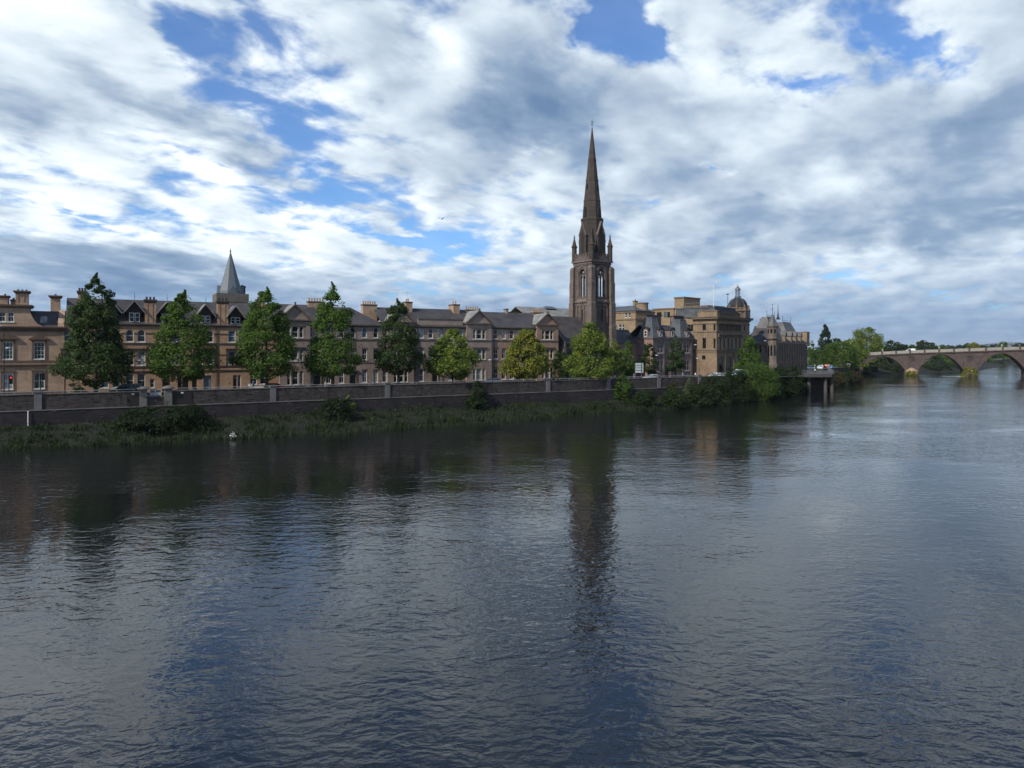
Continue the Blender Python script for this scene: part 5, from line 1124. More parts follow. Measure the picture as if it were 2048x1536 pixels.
for a in arch:
    for x in a[:2]: mb.quad((x, 0, -2), (x, WD, -2), (x, WD, ZS), (x, 0, ZS))
mb.build('arches', MT['bridge'], bridge)
for a, b, c in arch:                               # ring of voussoirs standing a little proud
    v = MB(); n = 28
    for i in range(n):
        xa, xb = a+(b-a)*i/n, a+(b-a)*(i+1)/n; za, zb = zlow(xa+1e-3) if i else ZS, zlow(xb-1e-3) if i < n-1 else ZS
        v.quad((xa, -.12, za), (xb, -.12, zb), (xb, -.12, zb+.75), (xa, -.12, za+.75)); v.quad((xa, -.12, za+.75), (xb, -.12, zb+.75), (xb, .0, zb+.75), (xa, .0, za+.75)); v.quad((xa, 0, za), (xb, 0, zb), (xb, -.12, zb), (xa, -.12, za))
    v.build('voussoir_ring', MT['bridge_trim'], bridge)
mb = MB()
for a, b in zip(xs_, xs_[1:]):
    ta, tb = ztop(a), ztop(b)
    vs = [(a, -.45, ta-.5), (b, -.45, tb-.5), (b, -.45, tb), (a, -.45, ta), (a, -.002, ta-.5), (b, -.002, tb-.5), (b, -.002, tb), (a, -.002, ta)]; mb.add(vs, [(0, 1, 2, 3), (0, 4, 5, 1), (3, 2, 6, 7)])
mb.build('string_course', MT['bridge_trim'], bridge)
for y0, y1 in ((-.3, .1), (WD-.1, WD+.3)):
    mb = MB()
    for a, b in zip(xs_[::3], xs_[3::3]):
        ta, tb = ztop(a)+.01, ztop(b)+.01; h = 1.35
        vs = [(a, y0, ta), (b, y0, tb), (b, y0, tb+h), (a, y0, ta+h), (a, y1, ta), (b, y1, tb), (b, y1, tb+h), (a, y1, ta+h)]; mb.add(vs, [(0, 1, 2, 3), (7, 6, 5, 4), (3, 2, 6, 7)])
    mb.build('parapet', MT['parapet'], bridge)
for px in (1738, 1764, 1792, 1820, 1849, 1878, 1908, 1938.5, 1971.5, 2005, 2040): x = bx(px); z = ztop(x); mb = MB(); mb.box(x-.35, x+.35, -.55, .2, z-.8, z+1.75); mb.build('refuge_pier', MT['bridge_trim'], bridge)
for px in (1765, 1878, 2003): x = bx(px, 1); z = ztop(x)+1.3; mb = MB(); mb.box(x-.3, x+.3, .3, .8, z-.6, z+1.4); mb.frustum(x-.3, x+.3, .3, .8, z+1.4, x-.05, x+.05, .5, .6, z+1.7); mb.build('parapet_post', MT['parapet'], bridge)
for (a, b, c), (a2, b2, c2) in zip(arch, arch[1:]):
    x = (b+a2)/2; hw_ = (a2-b)/2; mb = MB(); zc = bz(1822, 745); hw_ = 2.5; q5 = [(x-hw_, -.01), (x-hw_, -1.8), (x, -4.6), (x+hw_, -1.8), (x+hw_, -.01)]; mb.vprism(q5, -2, ZS-.5); mb.vprism(q5, ZS-.5, ZS+.9, scale=.15, about=(x, -.3)); mb.build('cutwater', MT['cutwater'], bridge)
    rn = MB(); n = 20; zc = (ZS+ztop(x))/2+1.3; r0, r1 = 1.85, 1.5
    rn.add([(x+math.cos(2*math.pi*i/n)*r1, -.03, zc+math.sin(2*math.pi*i/n)*r1) for i in range(n)], [tuple(range(n))], 1)
    for i in range(n):
        p = [(x+math.cos(2*math.pi*k/n)*r, y, zc+math.sin(2*math.pi*k/n)*r) for y in (-.14, -.01) for r, k in ((r0, i), (r0, i+1), (r1, i+1), (r1, i))]; rn.add(p, [(0, 1, 2, 3), (0, 4, 5, 1), (3, 2, 6, 7)])
    rn.build('roundel', [MT['bridge_trim'], MT['quay']], bridge)
rd = MB()
for a, b in zip(xs_[::3], xs_[3::3]): rd.quad((a, .12, ztop(a)+.06), (b, .12, ztop(b)+.06), (b, WD-.12, ztop(b)+.06), (a, WD-.12, ztop(a)+.06))
rd.build('roadway', MT['asphalt'], bridge)
# ------------------------------------------------------------------ vegetation
import numpy as np
def leaf_mesh(name, pts, nrm, size, mat, rng, aspect=.62):
    """one small folded rhombus per leaf spray"""
    n = len(pts); s = size*rng.uniform(.6, 1.35, n)[:, None]
    nrm = nrm/np.maximum(np.linalg.norm(nrm, axis=1, keepdims=True), 1e-6)
    ref = rng.normal(size=(n, 3)); u = np.cross(nrm, ref); u /= np.maximum(np.linalg.norm(u, axis=1, keepdims=True), 1e-6); v = np.cross(nrm, u)
    P = np.stack([pts-u*s*.5, pts-v*s*.5*aspect+nrm*s*.08, pts+u*s*.5, pts+v*s*.5*aspect+nrm*s*.08], 1).reshape(-1, 3)
    me = bpy.data.meshes.new(name); me.vertices.add(4*n); me.vertices.foreach_set('co', P.astype(np.float32).ravel()); me.loops.add(4*n); me.loops.foreach_set('vertex_index', np.arange(4*n, dtype=np.int32))
    me.polygons.add(n); me.polygons.foreach_set('loop_start', np.arange(0, 4*n, 4, dtype=np.int32)); me.materials.append(mat); me.update(); me.validate(); return me
PROF = {
    'spire': lambda h: (min(1, h/.16)**.55)*(1-h)**.62*(.97+.12*math.sin(h*11))+.02,
    'ovate': lambda h: (min(1, h/.22)**.55)*(max(0, 1-h)**.62)*1.12,
    'round': lambda h: max(0, 1-((h-.42)/.60)**2)**.5,
    'dome': lambda h: max(0, 1-((h-.25)/.78)**2)**.5,
    'column': lambda h: (min(1, h/.15)**.5)*(max(0, 1-h)**.38),
    'cone': lambda h: (min(1, h/.06)**.5)*(1-h)**.9+.02,
}
def crown_points(rng, n, hgt, rad, prof, clumps, flat=1.0, csz=.24, hollow=.35):
    f = PROF[prof]; cs = []
    while len(cs) < clumps:
        h = rng.uniform(.02, .97); r = f(h)
        if rng.uniform() > (r+.12): continue
        a = rng.uniform(0, 2*math.pi); q = r*rad*(1-csz*.75)*math.sqrt(rng.uniform(hollow, 1)); cs.append((math.cos(a)*q, math.sin(a)*q*flat, h*hgt, max(.3, csz*rad*(.28+.85*r)*rng.uniform(.65, 1.4))))
    cs = np.array(cs); k = rng.integers(0, len(cs), n); d = rng.normal(size=(n, 3)); d /= np.linalg.norm(d, axis=1, keepdims=True)
    rr = rng.uniform(.3, 1.08, n)**.6; p = cs[k, :3]+d*(cs[k, 3]*rr)[:, None]*np.array([1, 1, .72])
    nf = int(n*.13); hs = rng.uniform(.0, 1, nf*3); fr_ = np.array([f(min(.995, h_)) for h_ in hs]); ok = rng.uniform(size=nf*3) < fr_+.05; hs, fr_ = hs[ok][:nf], fr_[ok][:nf]; nf = len(hs)
    a = rng.uniform(0, 6.283, nf); ph_ = rng.uniform(0, 6.28, 3); wob = .86+.13*np.sin(a*3+hs*9+ph_[0])+.10*np.sin(a*7-hs*23+ph_[1])+.05*rng.normal(size=nf); q = fr_*rad*wob*np.sqrt(rng.uniform(.45, 1, nf)); p[:nf] = np.stack([np.cos(a)*q, np.sin(a)*q*flat, hs*hgt], 1); d[:nf] = np.stack([np.cos(a), np.sin(a), .3+0*a], 1)
    nr = d*.7+np.array([0, 0, .55])+rng.normal(size=(n, 3))*.45
    return p, nr, cs
def tree(name, label, pos, hgt, rad, base, prof, leaf, n, lsz, seed, group=None, clumps=70, trunk_r=None, cat='tree', lean=0, csz=.24, twigs=0):
    rng = np.random.default_rng(seed); rr = random.Random(seed)
    T = thing(name, label, cat, pos, 0, group)
    p, nr, cs = crown_points(rng, n, hgt-base, rad, prof, clumps, csz=csz); p[:, 2] += base; p[:, 0] += lean*p[:, 2]/hgt
    if twigs:                                   # a few loose shoots beyond the crown
        m_ = n//70; a = rng.uniform(0, 6.28, m_); tt = rng.uniform(0, 1, m_)**.7; q = np.stack([np.cos(a)*rad*.17*(1-tt)*rng.uniform(.1, 1, m_)+lean*.9+.25*np.sin(tt*5+seed), np.sin(a)*rad*.17*(1-tt), hgt*(.9+.13*tt)], 1); p[:m_] = q
    link('crown', leaf_mesh('crown', p, nr, lsz, MT[leaf], rng), T)
    tr = trunk_r or hgt*.016; mb = MB(); q = Vector((0, 0, -.3)); r = tr*1.35
    top = base+(hgt-base)*.72; n_ = 6
    for i in range(n_):
        f = (i+1)/n_; e = Vector((rr.uniform(-.1, .1)*tr*3+lean*f, rr.uniform(-.1, .1)*tr*3, top*f)); r2 = tr*(1-f*.8); mb.tube(q, e, r, r2, 8, cap=False); q, r = e, r2
    order = sorted(range(len(cs)), key=lambda i: -cs[i][3])[:14]
    for i in order:
        c = Vector((cs[i][0], cs[i][1], cs[i][2]+base)); h0 = max(base*.75, min(top*.92, c.z-.45*math.hypot(c.x, c.y)-.4)); m1 = Vector((c.x*.5, c.y*.5, (h0+c.z)/2+.1)); mb.tube((0, 0, h0), m1, tr*.36*(1-h0/top*.5), tr*.22, 6, cap=False); mb.tube(m1, c, tr*.22, tr*.07, 5, cap=False)
    mb.build('trunk', MT['bark'], T, smooth=True); return T
def px_tree(name, label, px, t_, wpx, top, bot, prof, leaf, n, lsz, seed, group=None, Y=None, zg=None, **kw):
    """tree whose foot stands on a sight line: street distance t_, or straight-ahead distance Y"""
    p = street(px, t_) if Y is None else ground(px, Y, STREET)
    zg = p[2] if zg is None else zg; Yd = p[1]; k = Yd/F_PX
    zt = EYE-(top-HY)*k; zb = EYE-(bot-HY)*k
    return tree(name, label, (p[0], p[1], zg), zt-zg, wpx*k/2*1.1, max(.05, zb-zg), prof, leaf, int(n*1.5), lsz, seed, group, **kw)
GT = 'street trees along the embankment'
px_tree('street_tree', 'tallest dark street tree with a pointed top, before the gap by the sandstone office', 192, 130.5, 150, 553, 774, 'spire', 'leaf_dark', 17500, .36, 21, GT, clumps=95, csz=.2, twigs=1)
px_tree('street_tree', 'mid green street tree in front of the dormers, behind the river gate pillars', 367, 130.5, 146, 586, 764, 'ovate', 'leaf_mid', 13500, .37, 22, GT, clumps=66, csz=.23, twigs=1)
px_tree('street_tree', 'broad green street tree covering the join of tenement and grey terrace, above the red car', 533, 130.5, 136, 580, 760, 'ovate', 'leaf_mid', 15500, .37, 23, GT, clumps=78, csz=.22, twigs=1)
px_tree('street_tree', 'tall green street tree with a bare whippy top beside the large terrace chimneys', 665, 130.5, 126, 570, 754, 'spire', 'leaf_mid', 13500, .37, 24, GT, clumps=64, csz=.24, twigs=1)
px_tree('street_tree', 'dark olive street tree of open habit hiding a pediment bay of the terrace', 797, 130.5, 108, 602, 750, 'ovate', 'leaf_dark', 11500, .37, 25, GT, clumps=54, csz=.24, twigs=1)
px_tree('street_tree', 'rounded bright green street tree with a short trunk in front of the parapet house', 905, 130.5, 124, 659, 756, 'ovate', 'leaf_lite', 11500, .42, 26, GT, clumps=80, csz=.22)
px_tree('street_tree', 'yellow tinged rounded street tree before the pinker terrace house', 1053, 130.5, 106, 657, 757, 'ovate', 'leaf_gold', 10500, .42, 27, GT, clumps=75, csz=.22)
px_tree('street_tree', 'conical lime green street tree at the foot of the church tower', 1181, 130.5, 116, 643, 757, 'spire', 'leaf_lite', 11000, .44, 28, GT, clumps=80, csz=.23)
px_tree('street_tree', 'small green street tree close to the right of the conical lime green one', 1229, 134, 50, 676, 752, 'ovate', 'leaf_lite', 4500, .42, 29, GT, clumps=40)
px_tree('street_tree', 'small darker street tree beside the road sign', 1255, 138, 40, 680, 752, 'ovate', 'leaf_mid', 3800, .42, 30, GT, clumps=34)
px_tree('street_tree', 'slim dark young street tree between road sign and lamp post', 1299, 139, 38, 685, 748, 'column', 'leaf_dark', 3400, .42, 31, GT, clumps=34)
px_tree('street_tree', 'slim dark young street tree in front of the mansard house', 1352, 139, 42, 675, 745, 'column', 'leaf_dark', 3800, .42, 32, GT, clumps=36)
px_tree('street_tree', 'broad conical dark street tree in front of the domed council building', 1498, 0, 66, 670, 752, 'spire', 'leaf_mid', 6500, .45, 33, GT, Y=196, clumps=55)
px_tree('dark_shrub', 'dark evergreen shrub growing against the church hall gable', 1119, 137, 34, 700, 760, 'dome', 'leaf_dark', 2600, .4, 34, clumps=30, cat='shrub')
px_tree('climbing_shrub', 'dark bushy shrub in the lane mouth under the tallest tree', 152, 141, 34, 758, 792, 'dome', 'leaf_dark', 1500, .4, 35, clumps=20, cat='shrub')
# trees in the park beyond the gothic hall
GP = 'park trees near the arched bridge'
px_tree('conifer', 'dark pointed conifer standing between the gothic hall and the bridge', 1651, 0, 54, 647, 735, 'cone', 'leaf_conifer', 6500, .6, 41, GP, Y=300, clumps=110, csz=.2)
px_tree('park_tree', 'spreading yellow green tree overhanging the parked cars near the platform', 1681, 0, 74, 684, 740, 'dome', 'leaf_bright', 6000, .6, 42, GP, Y=285, clumps=50)
px_tree('park_tree', 'large rounded tree with a golden crown left of the bridge end', 1734, 0, 62, 655, 722, 'round', 'leaf_lite', 7000, .75, 43, GP, Y=392, clumps=60, zg=4, csz=.3)
px_tree('park_tree', 'golden green tree just in front of the large rounded one', 1706, 0, 60, 676, 738, 'dome', 'leaf_lite', 5000, .65, 44, GP, Y=318, clumps=42)
px_tree('park_tree', 'dark bushy tree closing the right shoulder of the park clump', 1752, 0, 26, 682, 716, 'round', 'leaf_dark', 1600, .75, 45, GP, Y=400, clumps=20, zg=4)
px_tree('park_tree', 'small dark tree peeping out beside the conifer', 1673, 0, 24, 676, 712, 'round', 'leaf_dark', 1400, .7, 46, GP, Y=330, clumps=18)
px_tree('park_tree', 'narrow green tree tight against the right end of the gothic hall', 1624, 0, 18, 680, 738, 'column', 'leaf_mid', 1400, .6, 47, GP, Y=275, clumps=18)
px_tree('park_tree', 'low bushy tree behind the lamp posts by the car park', 1637, 0, 40, 700, 738, 'dome', 'leaf_mid', 2200, .6, 48, GP, Y=290, clumps=22)
# riverside shrubs, from left to right
def on_bank(px, f, z=None):
    best = min(range(NB), key=lambda i: abs(CX+F_PX*bank_pt(i, f).x/max(1, bank_pt(i, f).y)-px) if bank_pt(i, f).y > 20 else 1e9)
    return bank_pt(best, f)
def shrub(label, px, f, wpx, top, prof, leaf, n, seed, bot=None, name='river_shrub', sz=.36, clumps=26, csz=.3):
    p = on_bank(px, f); k = p.y/F_PX; zt = EYE-(top-7-HY)*k; hgt = max(.5, zt-p.z); n = int(n*1.9); b = .05 if bot is None else max(.05, EYE-(bot-HY)*k-p.z)
    return tree(name, label, tuple(p), hgt, wpx*k/2, b, prof, leaf, n, sz, seed, 'shrubs on the river bank', clumps=clumps, cat='shrub', csz=csz, trunk_r=.09)
shrub('wide bramble mound sprawling below the river gate', 338, .25, 190, 822, 'dome', 'leaf_shade', 7000, 61, name='bramble_mound', clumps=60, csz=.16)
shrub('low dark bramble on the bank midway along the terrace', 690, .25, 90, 806, 'dome', 'leaf_shade', 2400, 62, name='bramble_mound', clumps=26)
shrub('tiny bright green weed sprouting from the wall ledge', 690, .02, 26, 796, 'dome', 'leaf_lite', 260, 63, name='wall_weed', sz=.3, clumps=8)
shrub('leafy buddleia reaching the coping below the parapet house', 958, .12, 46, 768, 'ovate', 'leaf_bush', 2600, 64, clumps=30)
shrub('bright green ivy covered shrub topping the wall by the church', 1240, .05, 42, 757, 'round', 'leaf_mid', 2600, 65, clumps=28)
shrub('small rusty shrub on the bank left of the pale willow', 1342, .3, 30, 768, 'dome', 'leaf_rust', 900, 66, clumps=14)
shrub('pale feathery willow bush on the bank', 1378, .3, 40, 763, 'ovate', 'leaf_pale', 1000, 67, clumps=18)
shrub('dense green shrub against the wall below the council building', 1424, .45, 56, 753, 'round', 'leaf_bush', 3200, 68, clumps=28)
shrub('dark shrub at the water edge left of the big round bush', 1466, .75, 70, 746, 'dome', 'leaf_bush', 3200, 69, clumps=30)
shrub('big round sunlit bush standing highest on the bank', 1512, .75, 96, 735, 'round', 'leaf_bright', 8000, 70, clumps=44)
shrub('dark spreading shrub right of the big round bush', 1562, .75, 76, 742, 'round', 'leaf_bush', 5000, 71, clumps=34)
shrub('tall dark shrub before the gothic hall', 1588, .7, 54, 736, 'ovate', 'leaf_bush', 3800, 72, clumps=30)
for px_s, f_, w_s, top_s, lab_, sd_ in ((1290, .55, 50, 785, 'low dark growth at the water edge below the road sign', 201), (1340, .75, 60, 782, 'ragged dark growth at the water edge below the rusty shrub', 202), (1392, .75, 62, 776, 'thick dark growth at the water edge below the pale willow', 203), (1440, .8, 50, 766, 'leaning dark bush between the council wall shrub and the water', 204), (1540, .8, 60, 752, 'overhanging dark bush just right of the big round bush', 205), (1600, .5, 40, 746, 'rounded dark shrub against the left end of the platform', 209), (1640, .55, 60, 762, 'brownish scrub in the shade behind the platform columns', 206), (1668, .5, 50, 748, 'brownish scrub on the bank right of the platform', 207), (1702, .6, 44, 750, 'low brownish scrub near the bridge end of the bank', 208)):
    shrub(lab_, px_s, f_, w_s, top_s, 'dome', 'leaf_bush' if px_s < 1600 else 'leaf_rust', 2400, sd_, clumps=26, sz=.36 if px_s < 1600 else .5)
shrub('last dark shrub beside the platform columns', 1616, .6, 44, 760, 'dome', 'leaf_bush', 2000, 73, clumps=22)
shrub('low shrub under the far river wall right of the platform', 1688, .5, 46, 752, 'dome', 'leaf_bush', 1500, 74, clumps=20, sz=.5)
shrub('dark shrub at the corner where the bank meets the bridge', 1714, .4, 30, 742, 'dome', 'leaf_dark', 1200, 75, clumps=16, sz=.5)
# shrubs growing on the bridge piers and on the shore seen through the arches
for (px, wpx, top, bot, leaf, lab, yl, sd) in ((1822, 24, 742, 752, 'leaf_gold', 'yellow green bush round the foot of the first bridge pier', -4.4, 81), (1940, 34, 733.5, 752.5, 'leaf_gold', 'rounded bush hiding the cutwater of the second bridge pier', -4.2, 82)):
    x = BF.x(px, yl); w_ = BF.w(x, yl); k = w_[1]/F_PX; tree('pier_bush', lab, (w_[0], w_[1], -.1), EYE-(top-HY)*k, wpx*k/2, .05, 'dome', leaf, 1900, .5, sd, 'bushes on the bridge piers', clumps=26, cat='shrub', trunk_r=.1)
for (px, Y, wpx, top, bot, leaf, lab, sd, n) in ((1731, 372, 20, 723, 752, 'leaf_lite', 'bright bush at the left foot of the first arch', 91, 1200), (1756, 392, 44, 716, 750, 'leaf_far', 'dark bank bush seen through the left of the first arch', 92, 2000), (1792, 400, 46, 711, 749, 'leaf_far', 'green bank tree filling the right of the first arch', 93, 2200),
     (1846, 412, 26, 722, 747, 'leaf_mid', 'light green bush behind the first bridge pier', 94, 1000), (1868, 425, 40, 708, 745, 'leaf_far', 'dark shore tree seen through the left of the second arch', 95, 1800), (1896, 440, 50, 709, 744, 'leaf_mid', 'green shore tree in the middle of the second arch', 96, 2200), (1924, 455, 40, 714, 742, 'leaf_far', 'dark shore bush at the right of the second arch', 97, 1400), (1775, 388, 60, 728, 751, 'leaf_far', 'low dark bush under the crown of the first arch', 131, 1800), (1858, 412, 50, 728, 748, 'leaf_far', 'low dark bush under the left of the second arch', 132, 1600), (1910, 432, 50, 728, 746, 'leaf_far', 'low dark bush under the right of the second arch', 133, 1600), (1880, 420, 40, 726, 747, 'leaf_far', 'low dark bush under the crown of the second arch', 134, 1400), (1808, 396, 30, 722, 750, 'leaf_far', 'dark bush against the first pier', 135, 1200), (1738, 380, 30, 728, 752, 'leaf_far', 'low dark bush behind the left foot of the first arch', 136, 1000), (1990, 580, 40, 722, 732, 'leaf_far', 'low shore bush under the third arch', 137, 900),
     (1972, 560, 28, 713, 734, 'leaf_mid', 'shore tree seen through the left of the third arch', 98, 1000)):
    px_tree('shore_tree', lab, px, 0, wpx, top, bot, 'dome', leaf, n, .8, sd, 'shore trees seen through the bridge arches', Y=Y, zg=1.2, clumps=26, trunk_r=.25)
# trees along the skyline beyond the bridge
far = [(1783, 430, 36, 682), (1806, 470, 30, 690), (1822, 520, 22, 690), (1838, 520, 20, 684), (1849, 560, 24, 681), (1864, 540, 24, 686), (1884, 620, 26, 691), (1902, 640, 24, 693), (1918, 660, 18, 690), (1934, 640, 18, 687), (1947, 560, 26, 686), (1962, 700, 26, 690), (1978, 720, 24, 688), (1992, 740, 24, 689), (2007, 640, 18, 682), (2022, 760, 24, 688), (2038, 640, 22, 685), (2056, 700, 30, 688), (2080, 680, 36, 686), (2110, 700, 40, 684)]
words_ = ['bushy dark tree just right of the park clump', 'low tree behind the white van', 'flat topped tree right of the white van', 'narrow tree of the dark pair', 'tallest tree of the dark pair', 'rounded tree next to the dark pair', 'low hazy tree over the second bridge pier', 'small tree right of the low hazy one', 'grey green tree standing apart', 'dark tree before the gap in the skyline', 'yellowish tree beside the gap in the skyline', 'broad low tree over the third arch', 'second broad tree over the third arch', 'rounded tree left of the tall thin one', 'tall thin tree rising above the far wood', 'low tree right of the tall thin one', 'dark tree close to the picture edge', 'tree beyond the edge of the third arch', 'wide dark tree farther along the shore', 'broad dark tree farthest along the shore']
for i, ((px, Y, wpx, top), wd) in enumerate(zip(far, words_)):
    px_tree('skyline_tree', wd+', beyond the bridge', px, 0, wpx*1.15, top, 716, 'dome' if i % 3 else 'round', ['leaf_far', 'leaf_far', 'leaf_mid', 'leaf_far'][i % 4] if px != 1947 else 'leaf_gold', 1500, 1.25, 100+i, 'skyline trees beyond the bridge', Y=Y, zg=3.6, clumps=30, trunk_r=.3, csz=.3)
rng = np.random.default_rng(5); n = 15000; u = rng.uniform(.30, .80, n); Y = rng.uniform(780, 1500, n); X = u*Y; keep = Y > 560+u*300; X, Y = X[keep], Y[keep]; hh = 6+5*np.sin(X*.021)*np.sin(Y*.017+X*.006)+3*np.sin(X*.09)
P = np.stack([X, Y, 3.6+rng.uniform(0, 1, len(X))**.7*np.maximum(hh, 3)], 1); tag(link('far_wood', leaf_mesh('far_wood', P, rng.normal(size=(len(X), 3))+np.array([0, -.4, .8]), 4.2, MT['leaf_far'], rng)), 'dark wood closing the far shore', 'woodland', kind='stuff')

# rank grass and weeds on the river bank
rng = np.random.default_rng(9); n = 120000
ia = rng.uniform(0, NB-1.01, n); fa = rng.uniform(-.02, .985, n); k = ia.astype(int); g = (ia-k)[:, None]
W = np.array([tuple(p) for p in wl_]); V = np.array([tuple(p) for p in wt_]); A = W[k]*(1-g)+W[k+1]*g; D = V[k]*(1-g)+V[k+1]*g; p2 = A*(1-fa[:, None])+D*fa[:, None]
z = 1.9*np.maximum(0, 1-fa)**1.3-.3*fa+.25*np.sin(ia*1.7+fa*5)*fa*(1-fa)*4+.18*np.sin(ia*.63+2)*(1-fa)
px_ = CX+F_PX*p2[:, 0]/np.maximum(p2[:, 1], 1); keep = (p2[:, 1] > 20) & (px_ > -140) & (px_ < 1730); p2, z, fa, ia = p2[keep], z[keep], fa[keep], ia[keep]; n = len(z)
cl = .5+.5*np.sin(p2[:, 0]*.9+np.sin(p2[:, 1]*.7)*1.5)*np.sin(p2[:, 1]*1.1+p2[:, 0]*.35); hgt = (.2+.6*cl)*rng.uniform(.4, 1.5, n)*(.75+.45*(fa > .6))
w_ = rng.uniform(.04, .10, n)*(1+1.2*(cl > .7)); a = rng.uniform(0, 6.28, n); le = rng.normal(size=(n, 2))*hgt[:, None]*.35
b0 = np.stack([p2[:, 0]-np.cos(a)*w_, p2[:, 1]-np.sin(a)*w_, z-.1], 1); b1 = np.stack([p2[:, 0]+np.cos(a)*w_, p2[:, 1]+np.sin(a)*w_, z-.1], 1); tp_ = np.stack([p2[:, 0]+le[:, 0], p2[:, 1]+le[:, 1], z+hgt], 1)
me = bpy.data.meshes.new('bank_grass'); P = np.stack([b0, b1, tp_], 1).reshape(-1, 3); me.vertices.add(3*n); me.vertices.foreach_set('co', P.astype(np.float32).ravel()); me.loops.add(3*n); me.loops.foreach_set('vertex_index', np.arange(3*n, dtype=np.int32)); me.polygons.add(n); me.polygons.foreach_set('loop_start', np.arange(0, 3*n, 3, dtype=np.int32)); me.materials.append(MT['leaf_grass']); me.update(); me.validate()
tag(link('bank_grass', me), 'rank grass and weeds along the foot of the embankment wall', 'grass', kind='stuff')
m_ = 11000; q = rng.integers(0, n, m_); q = q[(cl[q] > .45)]; P = np.stack([p2[q, 0], p2[q, 1], z[q]+rng.uniform(.2, 1.0, len(q))], 1)+rng.normal(size=(len(q), 3))*.15
tag(link('bank_weeds', leaf_mesh('bank_weeds', P, rng.normal(size=(len(q), 3))*.6+np.array([0, -.2, .8]), .34, MT['leaf_bush'], rng)), 'broad leaved weeds among the bank grass', 'weeds', kind='stuff')
fl_ = on_bank(480, .93); rng2 = np.random.default_rng(4); T = thing('white_flowering_plant', 'small clump of white blossom hanging over the water edge below the red car', 'plant', tuple(fl_))
P = rng2.normal(size=(60, 3))*np.array([.3, .2, .22])+np.array([0, 0, .85]); link('blossom', leaf_mesh('blossom', P, rng2.normal(size=(60, 3))+np.array([0, -.8, .6]), .17, MT['white'], rng2), T)
P = rng2.normal(size=(120, 3))*np.array([.3, .22, .25])+np.array([0, 0, .4]); link('leaves', leaf_mesh('leaves', P, rng2.normal(size=(120, 3))+np.array([0, 0, .6]), .22, MT['leaf_bush'], rng2), T)
mb = MB()
for i in range(7): mb.tube((0, 0, -.1), (rng2.normal()*.3, rng2.normal()*.2, .85), .02, .01, 5)
mb.build('stem', MT['bark'], T)
